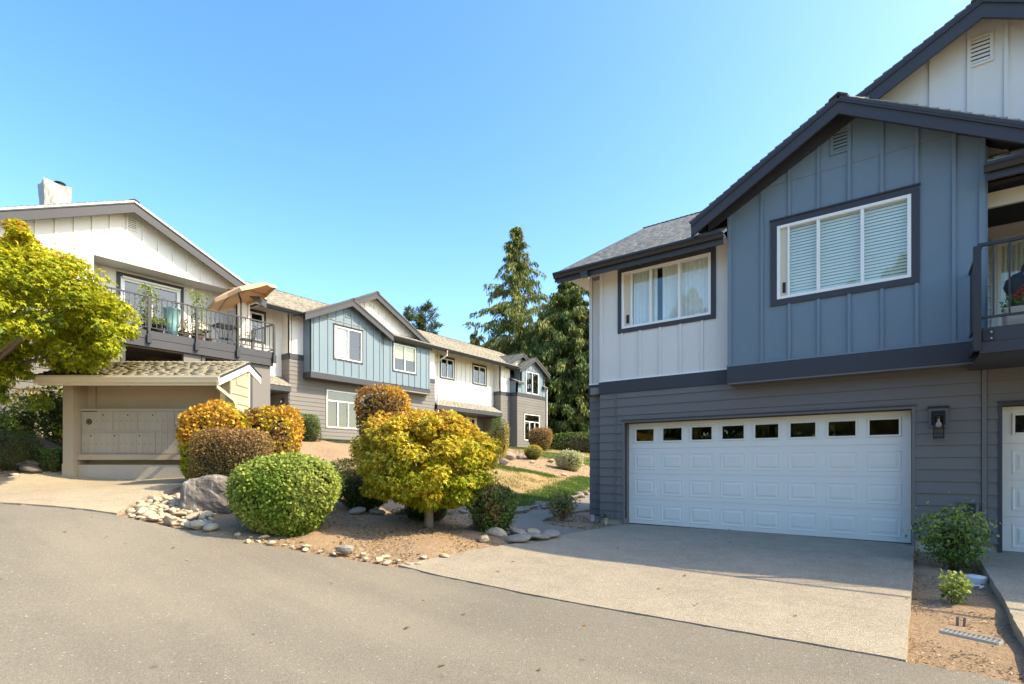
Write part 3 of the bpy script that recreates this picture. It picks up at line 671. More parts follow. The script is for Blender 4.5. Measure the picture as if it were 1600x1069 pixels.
    MB().box(-5.6, 6.6, 12.4, 14.5, 2.85, 3.0).build('floor_slab', M['room'], P); MB().box(-5.6, .98, 10.5, 12.4, 2.85, 3.0).build('floor_slab', M['room'], P)
    MB().box(-5.6, .98, 14.2, 14.25, 3.0, 5.5).build('inner_wall', M['room'], P); MB().box(-2.7, -2.65, 10.6, 14.2, 3, 5.5).build('inner_wall', M['room'], P)
    MB().box(-5.6, .98, 10.6, 14.2, 5.47, 5.49).build('inner_ceiling', M['room'], P)
    # recessed balcony behind the bay's right side
    FB = Fr(0, 12.3, 1, 0, 0, -1)
    lap(FB, P, 1.0, 6.5, 0, 3.0, 5.5, [(1.35, 3.2, 3.0, 5.12)], course=.2, mat=M['white'])
    backing(FB, P, .98, 6.5, 0, 3.0, 5.5, [(1.35, 3.2, 3.0, 5.12)])
    d = window(FB, P, 1.27, 3.3, 3.02, 5.2, .0, [.5], casing=.08, cm=M['white'], blind='curtain'); ren(d, 'patio_door')
    MB().fb(FR, 1.0, 6.5, -.06, .0, 5.1, 5.32).build('header_beam', M['cream'], P)
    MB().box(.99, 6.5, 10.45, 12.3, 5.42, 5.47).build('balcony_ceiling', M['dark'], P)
    MB().box(.80, 6.5, 8.93, 12.28, 2.90, 3.02).build('balcony_deck', M['charcoal'], P)
    MB().box(.79, 6.5, 8.9, 8.93, 2.85, 3.03).box(.80, .83, 8.93, 10.13, 2.85, 3.018).build('fascia_board', M['charcoal'], P)
    MB().box(.81, 6.5, 8.89, 8.925, 2.71, 2.846).build('fascia_board', M['charcoal'], P)
    MB().box(.82, 6.5, 8.95, 10.42, 2.70, 2.72).build('soffit', M['charcoal'], P)
    r = MB().box(.79, 6.5, 8.86, 8.90, 4.06, 4.10).box(.79, 6.5, 8.865, 8.895, 3.14, 3.17).box(.80, .84, 8.90, 10.14, 4.06, 4.10).box(.805, .835, 8.90, 10.14, 3.14, 3.17)
    rl = r.build('railing', M['steel'], P)
    MB().box(.745, .82, 8.82, 8.895, 2.74, 4.06).build('post', M['steel'], rl); MB().box(2.3, 2.36, 8.835, 8.895, 2.78, 4.06).build('post', M['steel'], rl)
    pk = MB().box(.93, .948, 8.872, 8.888, 3.17, 4.06).build('picket', M['steel'], rl)
    for k in range(1, 16): dup(pk, (.148 * k, 0, 0), rl)
    ps = MB().box(.812, .828, 9.04, 9.056, 3.17, 4.06).build('picket', M['steel'], rl)
    for k in range(1, 8): dup(ps, (0, .148 * k, 0), rl)
    pl = MB().box(.84, .95, 8.885, 8.9, 2.86, 3.0).build('bracket_plate', M['gutter'], P)
    for z in (2.885, 2.965): MB().tube([(.92, 8.886, z), (.92, 8.874, z)], .012, 8).build('bolt', M['alu'], pl)
    # hose bib vent box low on the wall
    v = MB().fb(FR, .72, .94, .02, .05, .50, .73).build('dryer_vent', M['grey'], P)
    MB().fb(FR, .755, .905, .05, .054, .52, .70).build('vent_screen', M['dark'], v); MB().fb(FR, .70, .96, .05, .075, .715, .735).build('vent_hood', M['grey'], v)
def garage_door(a0, a1, z0, z1, n):
    P = T1; o = -.22; H = (z1 - z0) / 4; mb = MB()
    m = a0 + (a1 - a0) / 2
    wd = (a1 - a0 - .12) / n
    ops = [(a0 + .06 + wd * i + .10, a0 + .06 + wd * (i + 1) - .10, z0 + 3 * H + .16, z1 - .13) for i in range(n)]
    for r in range(3): mb.fb(FR, a0, a1, o - .05, o, z0 + H * r + (.0015 if r else .015), z0 + H * (r + 1) - .0015)
    c = cuts(a0, a1, ops)
    for p, q in zip(c, c[1:]):
        for s, t in spans(z0 + 3 * H + .0015, z1, (p + q) / 2, ops): mb.fb(FR, p, q, o - .05, o, s, t)
    mb.fb(FR, a0, a1, o - .045, o - .01, z0 + .01, z1 - .01) if False else None
    d = mb.build('garage_door', M['door'], P)
    MB().fb(FR, a0, a1, o - .06, o + .004, z0 - .06, z0 + .014).build('bottom_seal', M['black'], d)
    pan = None; wf = None
    def panel_at(x, y, w_, h_):
        g = MB(); q = [(x, y), (x + w_, y), (x + w_, y + h_), (x, y + h_)]
        def ring(d0, o0): return [FR.p(a, o0, z) for a, z in ((x + d0, y + d0), (x + w_ - d0, y + d0), (x + w_ - d0, y + h_ - d0), (x + d0, y + h_ - d0))]
        rs = [ring(0, o + .0005), ring(.006, o + .006), ring(.018, o + .006), ring(.03, o + .001), ring(.055, o + .0012), ring(.085, o + .009)]
        b = len(g.v)
        for R in rs: g.v += R
        for i in range(len(rs) - 1):
            for j in range(4): g.f.append((b + 4 * i + j, b + 4 * i + (j + 1) % 4, b + 4 * i + 4 + (j + 1) % 4, b + 4 * i + 4 + j))
        e = b + 4 * (len(rs) - 1); g.f.append((e, e + 1, e + 2, e + 3)); return g.build('door_panel', M['door'], d)
    for r in range(3):
        for i in range(n):
            x = a0 + .06 + wd * i + .065; y = z0 + H * r + .09
            if pan is None: pan = panel_at(x, y, wd - .13, H - .19); base = (x, y)
            else: dup(pan, (x - base[0], 0, y - base[1]), d)
    for i, (p, q, s, t) in enumerate(ops):
        if wf is None:
            g = MB(); f = .035
            g.fb(FR, p - f, p, o + .001, o + .02, s - f, t + f).fb(FR, q, q + f, o + .001, o + .02, s - f, t + f).fb(FR, p, q, o + .001, o + .02, s - f, s).fb(FR, p, q, o + .001, o + .02, t, t + f)
            wf = g.build('window_frame', M['door'], d, bevel=.006); pn = MB().fb(FR, p, q, o - .03, o - .025, s, t).build('pane', M['glass2'], d); b0 = p
        else: dup(wf, (p - b0, 0, 0), d); dup(pn, (p - b0, 0, 0), d)
build_right()
def lantern():
    t = thing('wall_lantern', (.43, 10.42, 1.9), 'black metal wall lantern with clear bulb between the two garage doors', 'lantern')
    o = .025; a = .47
    MB().fb(FR, a - .115, a + .115, o, o + .03, 1.86, 2.16).build('back_plate', M['grey'], t)
    MB().fb(FR, a - .085, a + .085, o + .03, o + .05, 1.90, 2.12).build('wall_bracket', M['black'], t, bevel=.004)
    MB().fb(FR, a - .13, a + .13, o, o + .06, 2.161, 2.19).build('hood', M['black'], t)
    MB().fb(FR, a - .07, a + .07, o + .05, o + .19, 2.03, 2.07).build('lamp_cap', M['black'], t, bevel=.01)
    f = MB()
    for sa in (-.065, .055):
        for so_ in (.055, .175): f.fb(FR, a + sa, a + sa + .01, o + so_, o + so_ + .01, 1.71, 2.03)
    f.fb(FR, a - .066, a + .066, o + .054, o + .186, 1.69, 1.715); f.build('cage', M['black'], t)
    MB().fb(FR, a - .055, a + .055, o + .178, o + .182, 1.715, 2.03).build('pane', M['clear'], t)
    MB().lathe(FR.p(a, o + .12, 1.86), [(.004, 0), (.03, .012), (.038, .04), (.03, .07), (.016, .09), (.016, .13)], 12).build('bulb', M['bulb'], t, smooth=True)
    MB().tube([FR.p(a, o + .12, 1.985), FR.p(a, o + .12, 2.03)], .02, 8).build('socket', M['brass'], t)
lantern()
# ------------------------------------------------------------------ row of townhouses along the lawn
FL = Fr(-21.6, 0, 0, 1, 1, 0)
T2 = thing('townhouse', (-21.6, 20, 2.3), 'long grey, blue and white townhouse row on the slope above the lawn', 'house')
def porch(a0, a1, P):
    """recessed entry with a shed roof, between two projecting bays"""
    zb = 4.9
    U = Vector((-1, 0, .62)).normalized()
    roof_slab(P, (-21.42, a0, 4.68), (0, 1, 0), a1 - a0, U, .93, .05, M['charcoal'], M['shingle'], pitch=.14)
    MB().box(-21.5, -21.42, a0, a1, 4.44, 4.67).build('fascia_board', M['charcoal'], P)
    MB().box(-23.1, -21.5, a0, a1, 4.40, 4.45).build('porch_ceiling', M['charcoal'], P)
    Fd = Fr(-23.1, 0, 0, 1, 1, 0)
    lap(Fd, P, a0, a1, 0, 2.3, 4.42, [(a1 - 1.75, a1 - .75, 2.3, 4.38)], course=.187)
    d = MB().fb(Fd, a1 - 1.7, a1 - .8, -.05, .0, 2.42, 4.36).build('front_door', M['door'], P)
    for k in range(2):
        for j in range(3): MB().fb(Fd, a1 - 1.58 + .36 * k, a1 - 1.29 + .36 * k, .0, .012, 2.6 + .58 * j, 3.1 + .58 * j).build('door_panel' if j < 2 else 'door_glass', M['door'] if j < 2 else M['black'], d, bevel=.005)
    MB().fb(Fd, a1 - 1.78, a1 - 1.701, -.02, .03, 2.4, 4.42).fb(Fd, a1 - .799, a1 - .72, -.02, .03, 2.4, 4.42).build('door_frame', M['vinyl'], P)
    MB().box(-23.2, -21.5, a0, a1, 2.2, 2.40).build('porch_slab', M['conc'], P)
    Fs = Fr(0, a0 + .02, 1, 0, 0, 1); lap(Fs, P, -23.1, -22.2, 0, 2.3, 4.42)
    Fs = Fr(0, a1 - .005, 1, 0, 0, -1); lap(Fs, P, -23.1, -21.62, 0, 2.3, 4.42)
    l = MB().tube([(-22.0, a1 - .06, 3.95), (-22.0, a1 - .06, 4.2)], [.07, .05], 6).build('porch_light', M['black'], P)
    MB().tube([(-22.0, a1 - .135, 4.0), (-22.0, a1 - .135, 4.08)], .03, 6).build('bulb', M['bulb'], l)
def build_row():
    P = T2; zg = 2.25
    rt = lambda X: 7.92 + .478 * (-21.0 - X) - .07
    WL = (14.43, 16.35, 2.94, 4.83); WD = (29.64, 31.68, 2.86, 4.82)
    sh = lambda w, c=.06: [(w[0] + c, w[1] - c, w[2] + c, w[3] - c)]
    # narrow fronts and lower walls (plane o = 0)
    backing(FL, P, 12.64, 21.6, 0, zg, 5.9, sh(WL)); lap(FL, P, 12.64, 21.6, 0, zg, 5.92, [WL, (13.33, 20.88, 5.2, 6)], zref=2.42)
    window(FL, P, *WL, 0, [.34, .67], casing=.06, cm=M['grey'], transom=.70, glassm=M['glass'])
    for a0, a1 in ((12.64, 13.31), (20.92, 21.6), (27.8, 28.85)):
        MB().fb(FL, a0 - .03, a1, -.01, .03, 5.922, 6.17).build('belt_board', M['charcoal'], P)
        bb(FL, P, a0, a1, 0, 6.172, rt(-21.6), [a0 + .42] if a1 - a0 > .8 else [], corners=(True, False)); backing(FL, P, a0, a1, 0, 5.9, rt(-21.6))
    backing(FL, P, 27.8, 28.86, 0, zg, 5.9); lap(FL, P, 27.8, 28.86, 0, zg, 5.92, zref=2.42)
    # sides of the projections facing the camera
    for y, x0, x1 in ((12.64, -22.2, -21.6), (27.8, -22.2, -21.6), (28.86, -21.6, -21.0)):
        Fs = Fr(0, y, 1, 0, 0, -1)
        lap(Fs, P, x0, x1, 0, zg, 5.92, zref=2.42); MB().fb(Fs, x0, x1 + .03, 0, .03, 5.922, 6.17).build('belt_board', M['charcoal'], P)
        if y < 28: bb(Fs, P, x0, x1, 0, 6.172, rt(-21.7), [], corners=(False, False))
        else: bb(Fs, P, x0, x1, 0, 6.172, 7.0, [], (), M['blue'], corners=(False, False))
        backing(Fs, P, x0, x1, 0, zg, 7.0 if y > 28 else 7.9)
    # recessed white walls
    for a0, a1, wins in ((9.7, 12.64, [(10.6, 11.89, 6.5, 7.86)]), (21.6, 27.8, [(22.62, 23.9, 6.42, 7.76), (25.6, 27.02, 6.42, 7.76)])):
        Fw = Fr(-22.2, 0, 0, 1, 1, 0)
        b = [a0 + .42 * k for k in range(1, 16)]
        bb(Fw, P, a0, a1, 0, 5.06, rt(-22.2), b, wins, corners=(False, False)); backing(Fw, P, a0, a1, 0, 4.9, rt(-22.2), [(w[0] + .08, w[1] - .08, w[2] + .08, w[3] - .08) for w in wins])
        for w in wins: window(Fw, P, *w, 0, [.5], casing=.085, glassm=M['glass'], blind='sheer' if a0 < 12 else None)
        porch(a0 + .02, a1 - .02, P)
    # blue bay with gable
    top = peakfn(15.27, 8.93, .48); W = (14.44, 16.10, 6.11, 7.75)
    backing(FL, P, 13.32, 17.2, .6, 5.13, top, sh(W)); bb(FL, P, 13.32, 17.2, .6, 5.43, top, [13.32 + .43 * k for k in range(1, 10)], [W], M['blue'], seam=8.05, corners=(True, True))
    window(FL, P, *W, .6, [.5], casing=.07, cm=M['charcoal'], blind='sheer'); vent(FL, P, 15.1, 15.44, 8.2, 8.52, .6, M['blue'], 5)
    MB().fb(FL, 13.29, 17.23, .01, .63, 5.13, 5.39).build('belt_board', M['charcoal'], P); MB().fb(FL, 13.31, 17.21, .58, .635, 5.392, 5.428).build('flashing_strip', M['blue'], P)
    Fs = Fr(0, 13.32, 1, 0, 0, -1); bb(Fs, P, -21.6, -21.0, 0, 5.395, 7.8, [], (), M['blue'], corners=(False, False)); backing(Fs, P, -21.6, -21.0, 0, 5.2, 7.8)
    gable(FL, P, 15.27, 9.03, .485, 12.82, 17.73, .95, -2.2, .33, M['shingle'], pitch=.16)
    # second blue section
    W = (18.2, 19.9, 6.12, 7.68)
    backing(FL, P, 17.2, 20.9, .3, 5.14, 7.9, sh(W)); bb(FL, P, 17.2, 20.9, .3, 5.47, 7.86, [17.2 + .43 * k for k in range(1, 9)], [W], M['blue'], corners=(True, True))
    window(FL, P, *W, .3, [.5], casing=.07, cm=M['charcoal'], blind='shade'); MB().fb(FL, 17.24, 20.93, .01, .33, 5.16, 5.43).build('belt_board', M['charcoal'], P)
    Fs = Fr(0, 20.9, 1, 0, 0, 1); bb(Fs, P, -21.6, -21.3, 0, 5.4, 7.8, [], (), M['blue'], corners=(False, False))
    # white gable behind the bay
    top = peakfn(17.13, 9.85, .5)
    backing(FL, P, 13.5, 20.8, 0, 7.8, top); bb(FL, P, 13.5, 20.8, 0, 7.9, top, [13.6 + .44 * k for k in range(0, 17)], corners=(False, False))
    vent(FL, P, 16.95, 17.3, 9.1, 9.45, 0, M['white'], 5)
    gable(FL, P, 17.13, 9.96, .508, 13.26, 21.0, .4, -4.3, .33, M['shingle'], pitch=.16)
    # far end bay
    W = (29.86, 31.56, 6.18, 7.80)
    backing(FL, P, 28.86, 32.4, .6, zg, 5.9, sh(WD)); lap(FL, P, 28.86, 32.4, .6, zg, 5.92, [WD], zref=2.42)
    window(FL, P, *WD, .6, [.34, .67], casing=.06, cm=M['grey'], transom=.70)
    MB().fb(FL, 28.83, 32.43, .59, .63, 5.922, 6.17).build('belt_board', M['charcoal'], P)
    top = fn(lambda a: 8.62 - .54 * abs(a - 30.7) if 29.4 < a < 32.05 else 6.9, 30.7)
    bb(FL, P, 29.4, 32.05, .6, 6.172, peakfn(30.7, 8.68, .54), [29.4 + .44 * k for k in range(1, 6)], [W], M['blue'], corners=(True, True)); backing(FL, P, 29.4, 32.05, .6, 6.1, peakfn(30.7, 8.66, .54), sh(W))
    window(FL, P, *W, .6, [.5], casing=.05, cm=M['blue'])
    for a0, a1 in ((28.86, 29.39), (32.06, 32.4)):
        bb(FL, P, a0, a1, .6, 6.172, 6.88, [], (), M['blue'], corners=(False, False)); backing(FL, P, a0, a1, .6, 6.1, 6.85)
        roof_slab(P, (-20.8, a0 - .12, 6.86), (0, 1, 0), a1 - a0 + .12, Vector((-1, 0, .42)).normalized(), .95, .06, M['charcoal'], M['shingle'])
        MB().box(-20.83, -20.79, a0 - .13, a1 + .01, 6.72, 6.87).build('fascia_board', M['charcoal'], P)
    Fs = Fr(0, 29.4, 1, 0, 0, -1); bb(Fs, P, -21.65, -21.0, 0, 6.9, 7.9, [], (), M['blue'], corners=(False, False)); backing(Fs, P, -21.65, -21.0, 0, 6.9, 7.9)
    gable(FL, P, 30.7, 8.78, .54, 28.8, 32.6, .9, -2.2, .27, M['shingle'], pitch=.16)
    top = peakfn(29.9, 8.9, .52); bb(FL, P, 28.2, 31.6, 0, 7.8, top, [], corners=(False, False))
    gable(FL, P, 29.9, 9.03, .52, 27.95, 31.85, .4, -2.4, .27, M['shingle'], pitch=.16)
    # main roof
    sl = .478; ln = 4.9 * math.sqrt(1 + sl * sl)
    roof_slab(P, (-21.0, 9.0, 7.92), (0, 1, 0), 23.9, Vector((-1, 0, sl)).normalized(), ln, .05, M['charcoal'], M['shingle'], pitch=.16, tab=.4)
    roof_slab(P, (-30.8, 9.0, 7.92), (0, 1, 0), 23.9, Vector((1, 0, sl)).normalized(), ln, .05, M['charcoal'], M['shingle'], pitch=.4, tab=.9)
    ridge_cap(P, (-25.9, 9, 10.26), (-25.9, 32.9, 10.26), M['shingle_dk'], s=.2)
    for a0, a1 in ((9.9, 12.9), (17.75, 28.9)):
        MB().fb(FL, a0, a1, .56, .60, 7.72, 7.90).build('fascia_board', M['charcoal'], P); gutter(FL, P, a0, a1, .602, 7.90, .12, .13)
    downspout(P, [(-20.95, 21.95, 7.8), (-20.98, 21.98, 7.55), (-22.05, 22.0, 7.15), (-22.10, 22.0, 5.2)], M['vinyl'], .055)
    downspout(P, [(-21.5, 21.75, 5.3), (-21.5, 21.75, 2.5)], M['vinyl'], .055)
    downspout(P, [(-20.9, 32.5, 6.8), (-20.93, 32.48, 6.5), (-20.93, 32.48, 2.4)], M['vinyl'], .05)
    # end and rear walls, interior
    MB().box(-30, -21.05, 32.3, 32.4, zg, 7.8).box(-30, -29.9, 9.5, 32.3, zg, 7.8).build('rear_wall', M['grey'], P)
    MB().ext([(-30.0, 32.4, 7.8), (-21.5, 32.4, 7.8), (-25.9, 32.4, 10.0)], [(-30.0, 32.3, 7.8), (-21.5, 32.3, 7.8), (-25.9, 32.3, 10.0)]).build('gable_wall', M['white'], P)
    MB().box(-29.9, -22.4, 9.5, 32.3, 5.0, 5.2).box(-22.4, -21.1, 13.4, 20.8, 5.14, 5.2).box(-22.4, -21.1, 29, 32.2, 5.5, 5.6).build('floor_slab', M['room'], P)
    MB().box(-24.5, -24.45, 9.5, 32.3, 2.4, 7.8).build('inner_wall', M['room'], P)
build_row()
def utility_box():
    t = thing('utility_cover', (-20.9, 28.7, 2.9), 'small white utility cover low on the grey end wall', 'utility box')
    MB().box(-21.6, -21.48, 28.3, 28.52, 2.75, 2.98).build('cover', M['vinyl'], t, bevel=.01); MB().box(-21.48, -21.44, 28.33, 28.49, 2.8, 2.93).build('lid', M['vinyl'], t)
utility_box()
# ------------------------------------------------------------------ gable house with the deck
T3 = thing('townhouse', (-19.4, 6, 2.1), 'white gabled house with wrapped chimney and railed deck behind the mail shelter', 'house')
FA = Fr(-19.4, 0, 0, 1, 1, 0)
def build_gable_house():
    P = T3
    top = peakfn(6.01, 9.30, .47)
    def lowtop(a0, a1): return
    bt = [2.5 + .43 * k for k in range(0, 17)]
    bb(FA, P, 2.24, 9.78, 0, 7.6, top, bt, corners=(False, False)); backing(FA, P, 2.24, 9.78, 0, 7.58, top)
    MB().fb(FA, 5.1, 9.36, -.8, .012, 7.56, 7.598).build('soffit', M['white'], P)
    bb(FA, P, 2.24, 5.10, 0, 5.2, 7.598, [2.5, 3.4, 4.3], corners=(False, True)); backing(FA, P, 2.24, 5.10, 0, 5.1, 7.6)
    bb(FA, P, 9.34, 9.78, 0, 5.2, 7.598, [], corners=(False, True)); backing(FA, P, 9.34, 9.78, 0, 5.1, 7.6)
    Fd = Fr(-20.2, 0, 0, 1, 1, 0); D = (5.9, 7.86, 5.24, 7.45)
    bb(Fd, P, 5.0, 9.36, 0, 5.2, 7.6, [5.5, 8.3, 8.74], [D], corners=(False, False)); backing(Fd, P, 5.0, 9.36, 0, 5.1, 7.6, [(D[0] + .1, D[1] - .1, D[2], D[3] - .1)])
    w = window(Fd, P, *D, 0, [.5], casing=.11, fr=.11, blind=None); ren(w, 'patio_door')
    MB().fb(Fd, D[0] + .15, D[1] - .12, .03, .10, 7.30, 7.36).build('awning_rail', M['vinyl'], w)
    MB().fb(Fd, 5.55, 5.68, 0, .03, 7.2, 7.38).build('wall_plate', M['cream'], P)
    Fs = Fr(0, 9.78, 1, 0, 0, 1); backing(Fs, P, -27, -19.42, 0, 2.1, 8.0, (), M['white'])
    Fs = Fr(0, 9.34, 1, 0, 0, -1); bb(Fs, P, -20.2, -19.42, 0, 5.2, 7.6, [], corners=(False, False))
    MB().box(-27, -19.5, 2.24, 2.34, 2, 8.0).box(-27, -26.9, 2.3, 9.7, 2, 8.0).build('rear_wall', M['white'], P)
    MB().box(-26.9, -20.35, 2.3, 9.7, 5.0, 5.18).box(-26.9, -20.35, 2.3, 9.7, 7.62, 7.66).build('floor_slab', M['room'], P)
    MB().box(-23.5, -23.45, 2.3, 9.7, 2.1, 7.6).build('inner_wall', M['room'], P)
    vent(FA, P, 5.92, 6.22, 8.62, 9.02, 0, M['white'])
    gable(FA, P, 6.01, 9.42, .47, 1.8, 10.2, .42, -7.6, .36, M['shingle'], pitch=.15, soff=M['white'])
    MB().fb(FA, 9.94, 10.2, .0, .4, 7.30, 7.33).build('soffit', M['white'], P)
    gutter(Fr(0, 10.2, -1, 0, 0, 1), P, 19.1, 22.0, 0, 7.44, .1, .12)
    # deck with two-board fascia
    MB().box(-20.2, -17.86, 3.3, 9.80, 5.10, 5.22).build('balcony_deck', M['charcoal'], P)
    for z0, z1, e in ((5.0, 5.235, 0), (4.755, 4.995, -.012)):
        MB().box(-17.86 + e, -17.82 + e, 3.3, 9.84 + e, z0, z1).build('fascia_board', M['charcoal'], P); MB().box(-19.38, -17.86 + e, 9.80, 9.84 + e, z0, z1).build('fascia_board', M['charcoal'], P)
    MB().box(-19.4, -17.9, 3.3, 9.8, 4.76, 4.79).build('soffit', M['charcoal'], P)
    rl = MB().box(-17.82, -17.77, 3.3, 9.86, 6.21, 6.25).box(-17.81, -17.785, 3.3, 9.84, 5.31, 5.335).box(-19.38, -17.82, 9.82, 9.86, 6.21, 6.25).box(-19.38, -17.82, 9.827, 9.852, 5.31, 5.335).build('railing', M['steel'], P)
    ys = [3.4, 4.7, 6.0, 7.3, 8.58, 9.84]
    for y in ys:
        MB().box(-17.815, -17.755, y - .03, y + .03, 4.86, 6.21).build('post', M['steel'], rl)
        b = MB().box(-17.82, -17.74, y - .055, y + .055, 4.86, 5.12).build('post_bracket', M['gutter'], rl)
    for X in (-19.33, -18.6): MB().box(X - .025, X + .025, 9.815, 9.865, 5.0, 6.21).build('post', M['steel'], rl)
    pk = MB().box(-17.808, -17.788, 3.547, 3.567, 5.335, 6.21).build('picket', M['steel'], rl)
    k = 1
    while 3.55 + .139 * k < 9.8:
        if min(abs(3.557 + .139 * k - y) for y in ys) > .05: dup(pk, (0, .139 * k, 0), rl)
        k += 1
    ps = MB().box(-19.2, -19.185, 9.832, 9.847, 5.335, 6.21).build('picket', M['steel'], rl)
    for k in range(1, 10): dup(ps, (.14 * k, 0, 0), rl)
    # garage front under the deck
    F2 = Fr(-17.95, 0, 0, 1, 1, 0); ops = [(5.46, 6.99, 2.0, 4.72), (7.62, 9.02, 2.0, 4.72)]
    backing(F2, P, 5.06, 9.78, 0, 1.9, 4.75, ops, M['grey'], .12); bb(F2, P, 5.06, 9.78, 0, 1.9, 4.75, [], ops, M['grey'], corners=(False, False))
    for a in (5.40, 7.55, 9.08): MB().fb(F2, a - .05, a + .05, .0, .04, 1.9, 4.74).build('door_jamb', M['charcoal'], P)
    lap(F2, P, 2.3, 5.0, 0, 2.15, 4.75, zref=2.2, course=.2); backing(F2, P, 2.3, 5.0, 0, 1.9, 4.75, (), M['grey'])
    MB().fb(F2, 4.99, 5.055, 0, .03, 2.1, 4.75).build('corner_board', M['grey'], P)
    MB().fb(F2, 2.3, 5.05, -.1, .02, 1.7, 2.14).build('foundation', M['conc'], P)
    Fs = Fr(0, 9.78, 1, 0, 0, 1); backing(Fs, P, -19.4, -17.98, 0, 2, 4.75, (), M['grey'])
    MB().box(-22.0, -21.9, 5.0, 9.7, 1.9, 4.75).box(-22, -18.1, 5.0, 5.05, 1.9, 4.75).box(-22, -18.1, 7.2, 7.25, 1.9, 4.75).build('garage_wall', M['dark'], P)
    # chimney wrapped in white sheeting
    c = MB(); n = 5
    x0, x1, y0, y1 = -23.1, -22.5, 4.62, 5.28
    ch = MB().box(x0, x1, y0, y1, 7.5, 10.55).build('chimney', M['tarp'], P)
    rr = random.Random(4); W_ = npwrap(x0 - .03, x1 + .03, y0 - .03, y1 + .03, 8.6, 10.62, rr); o = link(W_, 'wrap_sheet', ch, (0, 0, 0))
    MB().lathe(((x0 + x1) / 2 + .1, (y0 + y1) / 2 + .1, 10.64), [(.12, 0), (.12, .06), (.17, .07), (.15, .1)], 12).build('flue_cap', M['gutter'], ch)
    MB().tube([(-22.3, 5.6, 8.9), (-22.3, 5.6, 9.75)], .035, 8).build('vent_pipe', M['gutter'], P)
def npwrap(x0, x1, y0, y1, z0, z1, rr):
    n, m = 14, 16; V = []; cyc = []
    for i in range(n): cyc.append((x0 + (x1 - x0) * i / n, y0))
    for i in range(n): cyc.append((x1, y0 + (y1 - y0) * i / n))
    for i in range(n): cyc.append((x1 - (x1 - x0) * i / n, y1))
    for i in range(n): cyc.append((x0, y1 - (y1 - y0) * i / n))
    k = len(cyc); cx, cy = (x0 + x1) / 2, (y0 + y1) / 2
    for j in range(m + 1):
        t = j / m
        for i, (x, y) in enumerate(cyc):
            s = 1 + .05 * math.sin(t * 7 + i * .45) + rr.uniform(-.03, .03) + (.04 * (t - .72) if t > .72 else 0)
            V.append((cx + (x - cx) * s, cy + (y - cy) * s, z0 + (z1 - z0) * t + .03 * math.sin(i * .35 + 3) * t))
    F = [(j * k + i, j * k + (i + 1) % k, (j + 1) * k + (i + 1) % k, (j + 1) * k + i) for j in range(m) for i in range(k)]
    c0 = len(V); V.append((cx, cy, z1 + .02)); F2 = [(m * k + i, m * k + (i + 1) % k, c0, c0) for i in range(k)]
    me = bpy.data.meshes.new('wrap_sheet'); me.from_pydata(V, [], F + [f[:3] for f in F2]); me.materials.append(M['tarp']); return me
build_gable_house()
